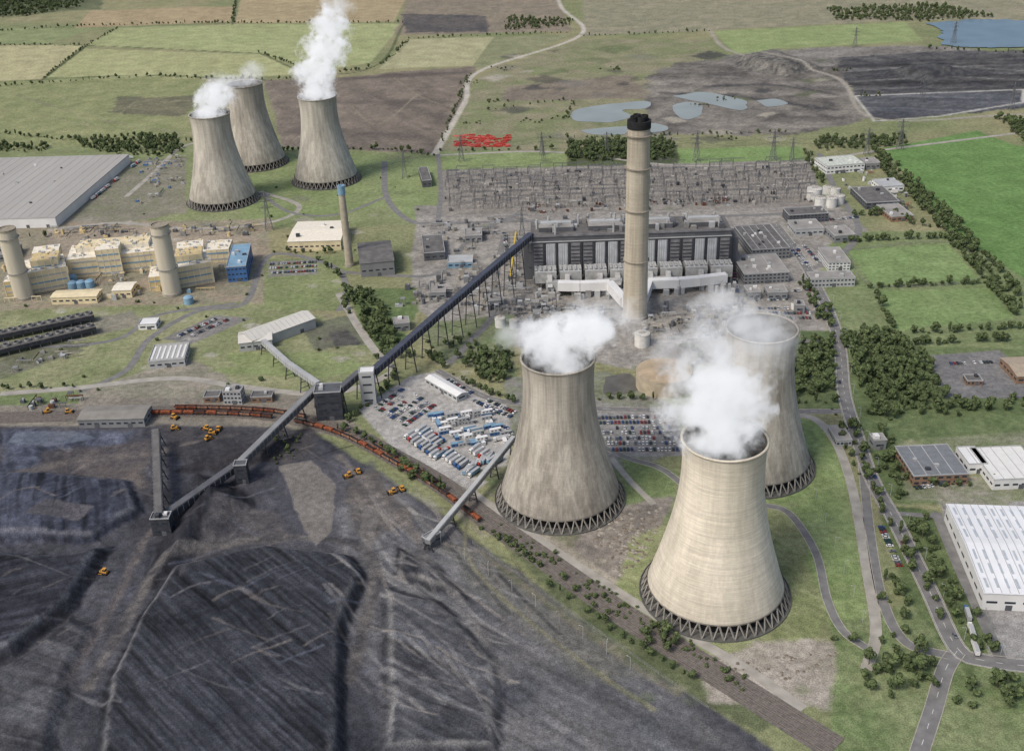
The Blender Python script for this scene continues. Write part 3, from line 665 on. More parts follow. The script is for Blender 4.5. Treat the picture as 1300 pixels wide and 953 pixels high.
for i in range(4):
    x0=(i+.5)*L_/4
    mb.box(x0,22,h+.02,h+5,L_/4*.7,24,0,0,1); mb.box(x0,22,h+5,h+7,L_/4*.62,6,0,2,2)
    mb.box(x0,66,34.02,37,L_/4*.5,14,0,0,1)
    for k in range(14): mb.box(x0+U(-22,22),U(3,41),h+.01,h+U(2,7),U(2,6),U(2,6),0,random.choice([0,1,2,3]))
    for k in range(8): mb.box(x0+U(-22,22),U(48,84),34.01,34+U(1,4),U(2,7),U(2,5),0,random.choice([0,1,2,3]))
for i in range(34): mb.box((i+.5)*L_/34,65,34.3,34.8,.7,40,0,3)
for i in range(20): mb.rev([(1.1,h),(1.1,h+U(7,11))],10,2,U(4,L_-4),U(2,42),True)
mb.build('roof_plant',[dgrey,roofg,lgrey,steel],ps)
mb=MB()
for i in range(4):
    x0=(i+.5)*L_/4
    for k in(-1,1):
        xx=x0+k*L_/16
        mb.box(xx,-17,8,20,L_/8*.86,18,0,0,1)
        for q_ in range(4):
            for w_ in range(2): 
                cx=xx-9+q_*6; cy=-21+w_*9
                mb.add([(cx-2.8,cy-4,8),(cx+2.8,cy-4,8),(cx+2.8,cy+4,8),(cx-2.8,cy+4,8),(cx,cy,3)],[(0,4,1),(1,4,2),(2,4,3),(3,4,0)],2)
        for q_ in range(5):
            mb.beam((xx-10+q_*5,-25.5,0),(xx-10+q_*5,-25.5,8),.7,.7,3); mb.box(xx-10+q_*5,-17,20,21.6,2.2,12,0,3,0)
    mb.box(x0,-33,4,13,L_/4*.5,7,0,1,0)
    mb.beam((x0-9,-26,16),(x0-9,-38,7),5,5,0); mb.beam((x0+9,-26,16),(x0+9,-38,7),5,5,0)
    for k in range(14): mb.box(x0+U(-24,24),U(-54,-28),0,U(3,9),U(2,7),U(2,6),0,random.choice([0,1,1,3]))
    for k in range(6): mb.rev([(1.6,0),(1.6,U(5,10))],12,0,x0+U(-24,24),U(-52,-28),True)
mb.beam((0,-5,3),(L_,-5,3),9,6,2)
mb.build('precipitators',[mat('precip_grey',C(168,168,165),.75,.2,.2),lgrey,grey,steel],ps)
mb=MB(); cl=Matrix.Rotation(-rz,3,'Z')@(Vector((cp.x-a.x,cp.y-a.y,0)))
for s in(-1,1):
    pts=[(cl.x+s*100,-34,11),(cl.x+s*72,-40,11),(cl.x+s*50,-43,11),(cl.x+s*20,-43,11),(cl.x+s*9,cl.y+14,10),(cl.x+s*3,cl.y+7,10)]
    pts=[p for p in pts if -2<p[0]<L_+6]
    for p,q_ in zip(pts,pts[1:]): mb.beam(p,q_,8,9,0)
    for p in pts[:-1]:
        for w_ in(-3,3): mb.beam((p[0],p[1]+w_,0),(p[0],p[1]+w_,8),.8,.8,1)
mb.build('flue_ducts',[white,steel],ps)
def clutter(name,poly,n,mats,hm=6,big=8,pipes=True):
    P=[G(*p) for p in poly]; xs=[p.x for p in P]; yy=[p.y for p in P]; mb=MB(); k=0;g=0
    pl=[tuple(p) for p in P]
    while k<n and g<n*20:
        g+=1; x,y=U(min(xs),max(xs)),U(min(yy),max(yy))
        if sdf(pl,np.array([x]),np.array([y]))[0]>-1: continue
        k+=1; t=R(); m=random.randrange(len(mats))
        if not pipes:
            r_=U(1,big); n_=7; o=[U(.7,1.3) for _ in range(n_)]; c_=[(x+r_*o[i]*math.cos(i*6.283/n_),y+r_*o[i]*math.sin(i*6.283/n_),-.05) for i in range(n_)]
            mb.add(c_+[(x+U(-.3,.3)*r_,y,r_*.35)],[(i,(i+1)%n_,n_) for i in range(n_)],m); continue
        if t<.45: 
            l,w_,hh=U(2,big),U(2,big*.6),U(1.5,hm); mb.box(x,y,0,hh,l,w_,rz,m); mb.box(x+.2*l,y,hh,hh+U(.4,1.6),l*.35,w_*.5,rz,(m+1)%len(mats))
        elif t<.6: mb.rev([(U(1,2.6),0),]*1+[(1.8,U(2,hm))],14,m,x,y,True)
        elif t<.85:
            l=U(6,26); hh=U(2,5); dx,dy=(l,0) if R()<.6 else (0,l)
            for o in(0,1.1): mb.beam((x,y+o,hh),(x+dx,y+dy+o,hh),.5,.5,m)
            for q_ in range(int(l/5)+1): mb.beam((x+dx*q_*5/l,y+dy*q_*5/l,0),(x+dx*q_*5/l,y+dy*q_*5/l,hh),.35,.35,m)
        else:
            hh=U(4,hm*1.6)
            for q_,w_ in((0,0),(4,0),(0,4),(4,4)): mb.beam((x+q_,y+w_,0),(x+q_,y+w_,hh),.35,.35,m)
            mb.box(x+2,y+2,hh,hh+.3,4.6,4.6,0,m)
    return mb.build(name,mats,None)
cm=[grey,lgrey,dgrey,steel,conc]
clutter('process_pipework',[(560,345),(640,330),(665,350),(660,400),(610,400),(540,380)],90,cm,8)
clutter('process_pipework',[(650,385),(780,395),(780,425),(700,440),(640,425)],120,cm,6)
clutter('process_pipework',[(820,395),(940,385),(945,420),(870,440),(815,425)],100,cm,6)
clutter('process_pipework',[(530,285),(660,275),(665,325),(600,335),(545,300)],60,cm,5)
clutter('stockyard_equipment',[(670,262),(930,252),(930,262),(670,272)],60,[dgrey,steel,rustd,lgrey],5)
clutter('stockyard_equipment',[(5,455),(90,435),(100,450),(10,480)],16,cm,3,6)
clutter('gas_plant_pipework',[(0,340),(280,322),(320,345),(250,378),(0,385)],90,[cream,lgrey,cream2,steel,lblue],6)
clutter('gas_plant_pipework',[(60,290),(320,285),(325,300),(65,305)],60,[dgrey,steel,cream2],6)
clutter('process_pipework',[(500,365),(545,360),(548,385),(505,390)],16,cm,6)
clutter('stockyard_equipment',[(180,205),(235,190),(236,240),(170,262)],50,[lgrey,steel,blue,conc],3,7)
clutter('stockyard_equipment',[(30,507),(95,505),(95,520),(20,522)],14,[rustd,dgrey,lgrey],4,6)
clutter('stockyard_equipment',[(1060,220),(1110,215),(1170,265),(1100,275)],40,[lgrey,white,dgrey,brick],5,8)
clutter('rubble_heaps',[(755,655),(845,640),(825,700),(790,735),(750,700)],170,[mat('rubble_pale',C(150,144,133),.95,.25,.5),mat('rubble',C(122,113,100),.95,.3,.5)],1.0,2.2,False)
clutter('rubble_heaps',[(900,842),(1060,820),(1090,826),(1040,862),(920,868)],60,[mat('rubble_pale',C(158,152,140)),mat('rubble',C(118,108,94))],1.0,1.6,False)
# ---------------- combined-cycle plant
cc=empty('gas_turbine_power_plant'); mb=MB()
def blk(A,B,Cc,h,m,mt=None,z0=0):
    a,b_,c=G(*A,h),G(*B,h),G(*Cc,h); ex=(b_-a).normalized(); ey=Vector((-ex.y,ex.x)); L_=(b_-a).length; D_=abs((c-b_).dot(ey))
    ct=a+ex*L_/2+ey*D_/2; an=math.atan2(ex.y,ex.x); mb.box(ct.x,ct.y,z0,h,L_,D_,an,m,mt)
    n=max(2,int(L_/6))
    for i in range(n+1):
        p=a+ex*L_*i/n-ey*.15; mb.box(p.x,p.y,z0,h,.5,.4,an,2)
    for k in range(int(h/7)): 
        p=a+ex*L_/2-ey*.2; mb.box(p.x,p.y,3+k*7,4.6+k*7,L_*.92,.3,an,4 if k%2 else 3)
    for i in range(int(L_*D_/50)):
        p=a+ex*U(1,L_-1)+ey*U(1,D_-1); mb.box(p.x,p.y,h,h+U(.6,2.5),U(1,4),U(1,4),an,random.choice([0,2,3]))
for dx,dy in((0,0),(184,-6)):
    blk((28+dx,348+dy),(84+dx,338+dy),(80+dx,322+dy),24,0,2)
    blk((38+dx,332+dy),(72+dx,328+dy),(70+dx,318+dy),32,0,1)
    blk((4+dx,358+dy),(34+dx,355+dy),(30+dx,342+dy),16,1,2)
    blk((40+dx,322+dy),(74+dx,318+dy),(72+dx,310+dy),20,0,2)
    for k in range(4): blk((44+dx+k*10,352+dy-k),(50+dx+k*10,351+dy-k),(50+dx+k*10,344+dy-k),12,2)
blk((84,330),(196,318),(190,302),22,0,2); blk((96,316),(188,308),(186,298),27,2,0); blk((90,338),(190,326),(188,320),11,3,2)
blk((120,318),(150,315),(150,306),31,0,2); blk((258,318),(290,316),(288,304),15,0,2)
mb.build('generator_halls',[cream,cream2,mat('cream_roof',C(232,222,198)),lgrey,lblue],cc)
mb=MB()
for x,y in((93,366),(104,365),(115,364),(93,358),(240,385)): 
    p=G(x,y); mb.rev([(5,0),(5,7),(3,8.4),(.1,8.8)],20,0,p.x,p.y)
mb.build('water_tanks',[lblue],cc)
for A,B in(((-30,428),(118,397)),((-40,450),(120,412))):
    a,b_=G(*A,8),G(*B,8); d=(b_-a); n=int(d.length/9); e=empty('fan_cooler_bank'); mb=MB(); an=math.atan2(d.y,d.x)
    mb.box((a.x+b_.x)/2,(a.y+b_.y)/2,4,8,d.length,13,an,0,1)
    for i in range(n):
        p=a.lerp(b_,(i+.5)/n); mb.rev([(3.3,8),(3.1,10),(2.8,10),(2.8,8.4)],18,2,p.x,p.y); 
        for s in(-5,5): 
            q_=Vector((-math.sin(an),math.cos(an)))*s; mb.beam((p.x+q_.x,p.y+q_.y,0),(p.x+q_.x,p.y+q_.y,4),.6,.6,2)
    mb.build('fan_deck',[dark,mat('fan_deck',C(96,94,90)),steel],e)
# ---------------- tanks
def tank(name,px,py,r,h,m,mt,dome=1):
    p=G(px,py); e=empty(name,(p.x,p.y,0)); mb=MB(); mb.rev([(r,0),(r,h),(r+.25,h),(r+.25,h+.4),(r*.98,h+.4)],48); mb.build('shell',[m],e)
    mb=MB(); mb.rev([(r*.98,h+.3),(r*.6,h+.3+dome*.6),(.01,h+.3+dome)],48)
    for i in range(16):
        t=i*math.pi/8; mb.beam((math.cos(t)*r*.97,math.sin(t)*r*.97,h+.5),(0,0,h+.6+dome),.4,.3,1)
    mb.build('roof',[mt,conc],e)
    mb=MB(); mb.beam((r+.4,0,0),(r+.4,0,h+1),.8,.25,0); mb.rev([(r+.3,h+1.2),(r+.3,h+1.4)],40); mb.build('ladder_and_rail',[steel],e)
tank('storage_tank',842,489,23.5,14,tank_b,tank_t,2)
tank('storage_tank',815,438,7,12,tank_w,tank_w)
for x,y,r,hh in((1033,253,9,14),(1041,262,7,11),(1054,262,7.5,11),(1064,258,7,10),(1060,248,6,9),(1050,246,6,9)): tank('oil_tank',x,y,r,hh,tank_w,tank_w)
tank('storage_tank',635,414,5,9,tank_w,tank_w); tank('storage_tank',652,416,4,8,lgrey,lgrey); tank('storage_tank',1008,392,3,6,tank_w,tank_w)
# ---------------- conveyors
def gallery(name,pts,w=5,hh=4.5,wall=dark,roof=dgrey,step=24):
    e=empty(name); mb=MB(); tb=MB()
    for a,b_ in zip(pts,pts[1:]):
        mb.beam(a,b_,w,hh,0); up=Vector((0,0,hh/2+.2)); mb.beam(a+up,b_+up,w*.8,.4,1)
        d=b_-a; sd=d.cross(Vector((0,0,1))).normalized(); n=max(1,int(d.length/step))
        m_=int(d.length/5)
        for i in range(m_+1):
            p=a.lerp(b_,i/m_)
            for s in(-1,1): mb.beam(p+sd*s*(w/2+.1)-Vector((0,0,hh/2)),p+sd*s*(w/2+.1)+Vector((0,0,hh/2)),.3,.3,2)
        for i in range(n+1):
            p=a.lerp(b_,i/n); zt=p.z-hh/2
            if zt<1.5: continue
            for s in(-1,1): tb.beam((p.x+sd.x*s*w*.9,p.y+sd.y*s*w*.9,0),(p.x+sd.x*s*w*.4,p.y+sd.y*s*w*.4,zt),.7,.7,0)
            for f in(.3,.65): tb.beam((p.x+sd.x*w*.75,p.y+sd.y*w*.75,zt*f),(p.x-sd.x*w*.75,p.y-sd.y*w*.75,zt*f),.4,.4,0)
    mb.build('gallery',[wall,roof,steel],e); tb.build('trestles',[dark],e)
gallery('coal_conveyor',[G3(474,472,24),G3(560,396,36),G3(674,299,50)],7,5.5,mat('conveyor_navy',C(52,56,70),.7,.2),mat('conveyor_roof',C(70,75,88),.7,.2))
gallery('coal_conveyor',[G3(432,495,24),G3(456,474,26)],6,5)
gallery('coal_conveyor',[G3(403,492,20),G3(306,587,12)],6,5,dgrey,grey)
gallery('coal_conveyor',[G3(301,591,10),G3(200,662,8)],7,5,dark,dgrey)
gallery('coal_stacker_boom',[G3(198,548,14),G3(202,655,14)],6,5,dgrey,roofd,16)
gallery('covered_conveyor',[G3(335,434,12),G3(366,462,14),G3(404,488,20)],5,4.5,lgrey,lgrey)
gallery('coal_conveyor',[G3(652,556,16),G3(600,620,12),G3(543,688,7)],4,3.5,grey,lgrey)
gallery('pipe_bridge',[G3(648,350,10),G3(655,295,10)],2,1.5,mat('yellow_pipe',C(196,172,74)),mat('yellow_pipe',C(196,172,74)))
building('stacker_head_house',(190,660),(214,659),(214,650),14,dark,dgrey,rows=2,bay=5,units=2)
building('reclaim_hopper_house',(542,686),(560,676),(556,670),8,dgrey,grey,rows=1)
# ---------------- substation
e=empty('electrical_substation'); mb=MB()
def S(u,v): 
    return G(566,268).lerp(G(1040,258),u).lerp(G(562,222).lerp(G(1026,208),u),v)
for v in[.03,.12,.22,.34,.46,.56,.66,.76,.86,.97]:
    for i in range(31):
        u=.01+i*.975/30
        if R()<.2: continue
        u+=U(-.006,.006)
        p=S(u,v); hh=U(7,15)
        for s in(-.9,.9): mb.beam((p.x+s,p.y,0),(p.x,p.y,hh),.42,.42,0)
        q_=S(min(1,u+.975/30),v)
        mb.beam((p.x,p.y,hh),(q_.x,q_.y,hh),.5,.5,0); mb.beam((p.x,p.y,hh-1.4),(q_.x,q_.y,hh-1.4),.3,.3,0)
        for k in range(3):
            r_=p.lerp(q_,.2+k*.3); mb.beam((r_.x,r_.y,0),(r_.x,r_.y,U(4,6)),.4,.4,1); mb.box(r_.x,r_.y,4.5,5.6,1.1,1.1,0,1)
            if v<.95: 
                w_=S(u+.2*.04,v+.1); mb.beam((r_.x,r_.y,hh*.9),(r_.x,w_.y,hh*.8),.14,.14,1)
for i in range(220):
    p=S(R(),R()); mb.box(p.x,p.y,0,U(1.5,4.5),U(1.5,5),U(1.5,4),0,random.choice([1,2,1,3]))
mb.build('gantries_and_switchgear',[mat('gantry_steel',C(98,100,104),.7,.2),mat('insulator_grey',C(176,172,164),.6,.2),roofd,dark],e)
# ---------------- pylons
def pylon_mesh():
    mb=MB()
    lv=[(0,4.5),(12,3.2),(24,2.0),(32,1.4),(40,1.1),(48,.3)]
    for (z0,w0),(z1,w1) in zip(lv,lv[1:]):
        c0=[(-w0,-w0),(w0,-w0),(w0,w0),(-w0,w0)];c1=[(-w1,-w1),(w1,-w1),(w1,w1),(-w1,w1)]
        for i in range(4):
            j=(i+1)%4
            mb.beam(c0[i]+(z0,),c1[i]+(z1,),.45,.45); mb.beam(c0[i]+(z0,),c1[j]+(z1,),.25,.25); mb.beam(c0[j]+(z0,),c1[i]+(z1,),.25,.25); mb.beam(c1[i]+(z1,),c1[j]+(z1,),.22,.22)
    for z,l in((28,8),(36,10.5),(43,7)):
        for s in(-1,1):
            for y in(-.9,.9): mb.beam((0,y,z),(s*l,0,z+.4),.3,.3); 
            mb.beam((0,0,z+2.6),(s*l,0,z+.4),.25,.25); mb.beam((s*l,0,z+.4),(s*l,0,z-3),.3,.3)
    return mesh_of(mb,'pylon',[mat('pylon_steel',C(108,110,112),.6,.15)])
pm=pylon_mesh()
py=[(342,292,1),(514,226,.8),(663,299,.7),(884,205,.9),(981,204,.9),(1005,205,.7),(1142,190,.9),(1170,130,.9),(688,197,.7),(770,197,.7),(1100,197,.8),(1283,140,.9),(690,205,.6),(586,205,.8),(1210,56,.9),(1085,60,.8)]
pp=[]
for x,y,s in py:
    p=G(x,y); inst('electricity_pylon',pm,None,(p.x,p.y,0),U(-.3,.6),(s,s,s)); pp.append((p,s))
wb=MB()
def wire(i,j):
    (p,s),(q_,t)=pp[i],pp[j]
    for zz,o in((30,8),(30,-8),(38,10),(38,-10)):
        last=None
        for k in range(13):
            f=k/12; x=p.lerp(q_,f); z=(zz*s)*(1-f)+(zz*t)*f-6*4*f*(1-f); c=Vector((x.x+o*s,x.y,z))
            if last: wb.beam(last,c,.12,.12)
            last=c
wire(0,1);wire(3,4);wire(8,3);wire(6,7);wire(4,10);wire(8,13)
wb.build('power_lines',[dark])
# ---------------- vehicles
def car_mesh(col,i):
    mb=MB()
    pr=[(-2.15,.35),(2.15,.35),(2.2,.7),(1.2,.95),(-1.8,1.0),(-2.2,.85)]
    n=len(pr); vs=[(x,-.86,z) for x,z in pr]+[(x,.86,z) for x,z in pr]
    mb.add(vs,[tuple(range(n-1,-1,-1)),tuple(range(n,2*n))]+[(k,(k+1)%n,(k+1)%n+n,k+n) for k in range(n)],0)
    lo=[(-1.85,-.8,.98),(1.15,-.8,.96),(1.15,.8,.96),(-1.85,.8,.98)]; hi=[(-1.4,-.64,1.44),(.35,-.64,1.46),(.35,.64,1.46),(-1.4,.64,1.44)]
    mb.add(lo+hi,[(0,1,5,4),(1,2,6,5),(2,3,7,6),(3,0,4,7)],1); mb.add([(x,y,z+.01) for x,y,z in hi],[(0,1,2,3)],0)
    for x in(-1.35,1.35):
        for y in(-.8,.8):
            mb.add([(x+.33*math.cos(t*.7854),y+s,.33+.33*math.sin(t*.7854)) for s in(-.1,.1) for t in range(8)],[tuple(range(8)),tuple(range(15,7,-1))]+[(k,(k+1)%8,(k+1)%8+8,k+8) for k in range(8)],2)
    return mesh_of(mb,'car',[mat('car_paint_%d'%i,col,.35,.03),glass,vdark])
cars=[car_mesh(c,i) for i,c in enumerate([C(225,225,225),C(180,184,188),C(48,52,60),C(52,76,124),C(140,48,42),C(110,114,118),C(205,205,200),C(40,66,58)])]
def carrow(A,B,prob=.8,sp=2.9):
    a,b_=G(*A),G(*B); d=b_-a; n=int(d.length/sp); an=math.atan2(d.y,d.x)+math.pi/2
    for i in range(n):
        if R()>prob: continue
        p=a+d*(i+.5)/n; inst('parked_car',random.choice(cars),None,(p.x,p.y,.12),an+random.choice([0,math.pi])+U(-.04,.04),(1.08,1.08,1.08))
for A,B in[((758,531),(848,529)),((760,537),(850,536)),((762,544),(852,543)),((764,550),(854,549)),((766,557),(856,556)),((770,563),(858,563)),((776,571),(862,571)),((476,519),(512,494)),((482,523),(518,497)),((490,528),(528,501)),((496,532),(536,505)),((506,536),(546,509)),((512,541),(552,514)),
 ((962,392),(1030,392)),((958,382),(1000,380)),((1000,370),(1030,369)),((965,404),(1030,404)),((1030,378),(1044,402)),((930,335),(936,372)),((342,336),(402,333)),((342,341),(402,338)),((344,347),(402,344)),
 ((1006,318),(1030,340)),((1020,312),(1042,336)),((1050,280),(1090,276)),((1205,462),(1260,460)),((1160,620),(1215,612)),((240,428),(290,406)),((225,428),(275,405)),((1118,668),(1142,720)),((618,508),(655,525)),((612,512),(650,530)),((600,508),(640,527)),((640,296),(646,330)),((945,585),(960,600)),((968,398),(1030,398)),((1008,310),(1016,322)),((640,540),(652,556)),((568,482),(600,500))]:
    carrow(A,B,.84)
for i,k in enumerate([30,62,95,130,150,171,190,210]):
    k=min(k,len(main)-2); d=(main[k+1]-main[k]).normalized(); o=Vector((-d.y,d.x))*(2.7 if i%2 else -2.7)
    p=main[k]+o; inst('car',cars[i%8],None,(p.x,p.y,.14),math.atan2(d.y,d.x),(1.1,1.1,1.1))
def lorry_mesh(c1,c2,i):
    mb=MB(); mb.box(-1.6,0,1.2,4,9.6,2.5,0,0); mb.box(-1.6,0,4,4.06,9.3,2.3,0,3); mb.box(5,0,.7,3.1,2.2,2.4,0,1); mb.box(4.7,0,3.1,3.7,1.4,2.2,0,1); mb.box(6.12,0,1.9,2.8,.08,2.1,0,2); mb.box(0,0,.8,1.2,11,1,0,2)
    for x in(-5.3,-4,-2.7,2.8,5.2):
        for y in(-1.05,1.05):
            mb.add([(x+.5*math.cos(t*.7854),y+s,.5+.5*math.sin(t*.7854)) for s in(-.15,.15) for t in range(8)],[tuple(range(8)),tuple(range(15,7,-1))]+[(k,(k+1)%8,(k+1)%8+8,k+8) for k in range(8)],2)
    return mesh_of(mb,'lorry',[c1,c2,vdark,lgrey])
lor=[lorry_mesh(white,white,0),lorry_mesh(lgrey,blue,1),lorry_mesh(white,redp,2),lorry_mesh(lblue,white,3)]
def lrow(A,B,n,an=0,prob=1):
    for i in range(n):
        if R()>prob: continue
        p=G(A[0]+(B[0]-A[0])*(i+.5)/n,A[1]+(B[1]-A[1])*(i+.5)/n); inst('lorry',random.choice(lor),None,(p.x,p.y,.1),an+random.choice([0,math.pi]))
lrow((84,272),(166,200),22,.15,.85); lrow((100,268),(178,205),14,1.4,.5)
lrow((518,552),(560,582),9,.9); lrow((532,546),(560,566),6,.9); lrow((562,574),(604,604),9,.9,.9); lrow((590,600),(625,580),6,1.2,.8); lrow((590,545),(640,560),6,.3,.7); lrow((1225,770),(1240,835),3,1.4); lrow((600,570),(634,590),6,.9,.8)
def cabin_mesh(m,i):
    mb=MB(); mb.box(0,0,.2,2.9,9.6,3,0,0); mb.box(0,0,2.9,3.05,9.9,3.3,0,1)
    for x in(-3,0,3): mb.box(x,-1.52,1.2,2.2,1.4,.08,0,2); mb.box(x,1.52,1.2,2.2,1.4,.08,0,2)
    mb.box(4.2,-1.53,.2,2.3,.9,.08,0,2)
    return mesh_of(mb,'cabin',[m,[white,lblue,mat('cabin_roof',C(156,158,157))][i],glass])
cab=[cabin_mesh(white,0),cabin_mesh(blue,1),cabin_mesh(lgrey,2)]
for gy in range(5):
    for gx in range(9):
        if R()<.2: continue
        p=G(548+gx*8.5+gy*8+U(-2.5,2.5),530+gy*8-(gx-4)*.6+U(-1.5,1.5)); 
        inst('portable_cabin',random.choice(cab),None,(p.x,p.y,.05),random.choice([.3,.3,1.87])+U(-.1,.1))
        if R()<.3: inst('portable_cabin',random.choice(cab),None,(p.x,p.y,3.1),.3,(.96,.96,.96))
mb=MB()
for i in range(130):
    p=G(U(578,646),U(172,187)); mb.box(p.x,p.y,0,U(1,2.6),U(5,10),U(1.5,3),U(-.2,.2),random.choice([0,0,0,1]))
mb.build('red_pipe_stockpile',[redp,mat('pale_red',C(196,104,94))])
def dozer():
    mb=MB()
    for y in(-1.6,1.6): mb.prism([(-3,y-.35),(2.4,y-.35),(2.4,y+.35),(-3,y+.35)],0,1.3,1)
    mb.box(-.3,0,1,2.4,5,2.4,0,0); mb.box(-1,0,2.4,4,2,2,0,2); mb.box(-1,0,4,4.15,2.3,2.3,0,0); mb.box(3.3,0,0,1.7,.35,5,0,1)
    for y in(-1.9,1.9): mb.beam((3.2,y,.7),(0,y,.8),.3,.3,0)
    mb.beam((1.2,.7,2.4),(1.2,.7,3.6),.2,.2,1)
    return mesh_of(mb,'dozer',[orange,vdark,glass])
dz=dozer()
def zat(x,y):
    k=np.argmin((X-x)**2+(Y-y)**2); return float(Z[k])
for x,y in((262,545),(270,551),(278,546),(222,531),(498,626),(510,622),(265,559),(222,545),(88,524),(442,606),(132,728),(60,524),(455,600)):
    p=G(x,y); inst('bulldozer',dz,None,(p.x,p.y,zat(p.x,p.y)),U(0,6),(1.05,1.05,1.05))
# street lamps and fences
mb=MB(); mb.beam((0,0,0),(0,0,9.5),.22,.22); mb.beam((0,0,9.4),(1.8,0,9.9),.15,.15); mb.box(2.1,0,9.75,9.95,.9,.35); lamp=mesh_of(mb,'street_lamp',[lgrey])
for k in range(10,len(main)-5,9):
    d=(main[k+1]-main[k]).normalized(); o=Vector((-d.y,d.x)); p=main[k]+o*7; inst('street_lamp',lamp,None,(p.x,p.y,0),math.atan2(-o.y,-o.x))
for P_ in[([475,555],(650,600)),((560,690),(800,850)),((1000,540),(1095,790))]:
    for i in range(9):
        t=i/8; p=G(P_[0][0]+(P_[1][0]-P_[0][0])*t,P_[0][1]+(P_[1][1]-P_[0][1])*t); inst('street_lamp',lamp,None,(p.x,p.y,0),U(0,6))
def fence(pts,hh=2.2):
    P=cr([G(*p) for p in pts],5); mb=MB()
    for a,b_ in zip(P,P[1:]):
        mb.beam((a.x,a.y,0),(a.x,a.y,hh),.2,.2)
        for z in(.4,1.2,hh-.1): mb.beam((a.x,a.y,z),(b_.x,b_.y,z),.1,.1)
    mb.build('chain_link_fence',[steel])
fence([(600,690),(700,760),(800,830),(900,900)]);fence([(556,276),(800,272),(1050,264)]);fence([(1195,640),(1262,800)]);fence([(1075,318),(1205,309),(1243,354),(1108,362),(1075,318)])
# ---------------- water
wm_=mat('pond_water',C(144,151,147),.3,.1,.02)
wm2=mat('lake_water',C(104,124,138),.3,.12,.02)
def pond(pts,z=.25,m=None):
    P=cr([G(*p) for p in pts+[pts[0]]],5)[:-1]; mb=MB()
    c=sum(P,Vector((0,0)))/len(P); P=[c+(p-c)*(1+.3*(fbm(np.array([p.x]),np.array([p.y]),34,3,3)[0]-.5)) for p in P]
    mb.add([(p.x,p.y,z) for p in P],[tuple(range(len(P)))],0); mb.build('pond',[m or wm_])
pond([(720,148),(738,138),(790,131),(824,130),(820,138),(790,140),(800,148),(770,155),(730,154)],.3)
pond([(800,160),(830,157),(850,163),(830,168),(760,172),(740,166)],.3)
pond([(852,134),(872,130),(890,134),(888,148),(870,152),(856,144)],.3)
pond([(850,122),(900,118),(950,130),(940,140),(900,132)],.3)
pond([(960,128),(985,126),(1000,132),(975,136)],.3)
pond([(1180,30),(1240,26),(1320,28),(1420,40),(1400,64),(1300,62),(1215,60),(1195,46)],1.6,wm2)
pond([(768,478),(800,474),(812,490),(806,498),(768,500)],.12,mat('settling_pool',C(96,94,88),.3,.2,.1))
# ---------------- trees
lf=[]
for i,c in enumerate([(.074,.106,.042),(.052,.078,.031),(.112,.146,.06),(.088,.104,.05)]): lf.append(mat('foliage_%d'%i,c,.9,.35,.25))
bark=mat('bark',(.12,.1,.075),.95)
def tree_mesh(i,hh,r,nl,leafs=.95,con=False):
    rs=random.Random(i*13+5); mb=MB(); th=hh*.4
    mb.rev([(.3,0),(.22,th*.6),(.12,th)],7,0); cl=[]
    for k in range(9 if not con else 5):
        a=rs.uniform(0,6.28); q_=rs.uniform(.1,.62)*r if not con else rs.uniform(0,.2)*r
        z=rs.uniform(.38,.82)*hh; s=rs.uniform(.34,.56)*r*(1.15-.5*z/hh)
        cl.append((math.cos(a)*q_,math.sin(a)*q_,z,s)); mb.beam((0,0,th*.8),(math.cos(a)*q_,math.sin(a)*q_,z),.14,.14,0)
    for k in range(nl):
        cx,cy,cz,s=rs.choice(cl); v=Vector((rs.gauss(0,1),rs.gauss(0,1),rs.gauss(0,1))).normalized(); rr=s*rs.uniform(.72,1.12)
        p=Vector((cx,cy,cz))+Vector((v.x*rr,v.y*rr,v.z*rr*(.85 if not con else 1.7)))
        if p.z<hh*.13: p.z=hh*.13+rs.random()
        n=(v+Vector((rs.uniform(-.6,.6),rs.uniform(-.6,.6),rs.uniform(-.3,.7)))).normalized(); t=n.orthogonal().normalized(); w_=n.cross(t); l=leafs*rs.uniform(.45,1.1)
        a=rs.uniform(0,6); t,w_=t*math.cos(a)+w_*math.sin(a),w_*math.cos(a)-t*math.sin(a)
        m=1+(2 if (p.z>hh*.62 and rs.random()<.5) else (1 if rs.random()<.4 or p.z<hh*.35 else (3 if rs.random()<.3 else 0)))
        mb.add([p+t*l+w_*l*.2,p+w_*l*.8,p-t*l,p-w_*l*.7+t*.1],[(0,1,2,3)],m)
    return mesh_of(mb,'tree_%d'%i,[bark]+lf)
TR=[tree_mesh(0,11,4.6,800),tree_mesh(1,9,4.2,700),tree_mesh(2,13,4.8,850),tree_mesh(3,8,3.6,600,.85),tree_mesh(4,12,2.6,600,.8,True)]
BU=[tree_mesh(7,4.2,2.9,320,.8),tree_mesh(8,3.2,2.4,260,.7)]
def placet(par,x,y,s=1,bush=False,names=None):
    me=random.choice(BU if bush else TR[:4]+([TR[4]] if R()<.3 else [])); k=s*U(.7,1.25)
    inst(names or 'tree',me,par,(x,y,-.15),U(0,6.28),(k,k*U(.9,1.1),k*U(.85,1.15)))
def forest(poly,sp=6,s=1,bush=.15,name='tree_belt'):
    P=wpoly(poly); xs=[p[0] for p in P]; yy=[p[1] for p in P]; e=empty(name)
    gx=np.arange(min(xs),max(xs),sp);gy=np.arange(min(yy),max(yy),sp); A,B=np.meshgrid(gx,gy); A=A.ravel()+np.array([U(-.45,.45)*sp for _ in range(A.size)]);B=B.ravel()+np.array([U(-.45,.45)*sp for _ in range(B.size)])
    d=sdf(P,A,B)
    for x,y,q_ in zip(A,B,d):
        if q_<U(-3,2) and R()<.93: placet(e,x,y,s*(.85 if q_>-5 else 1),R()<bush)
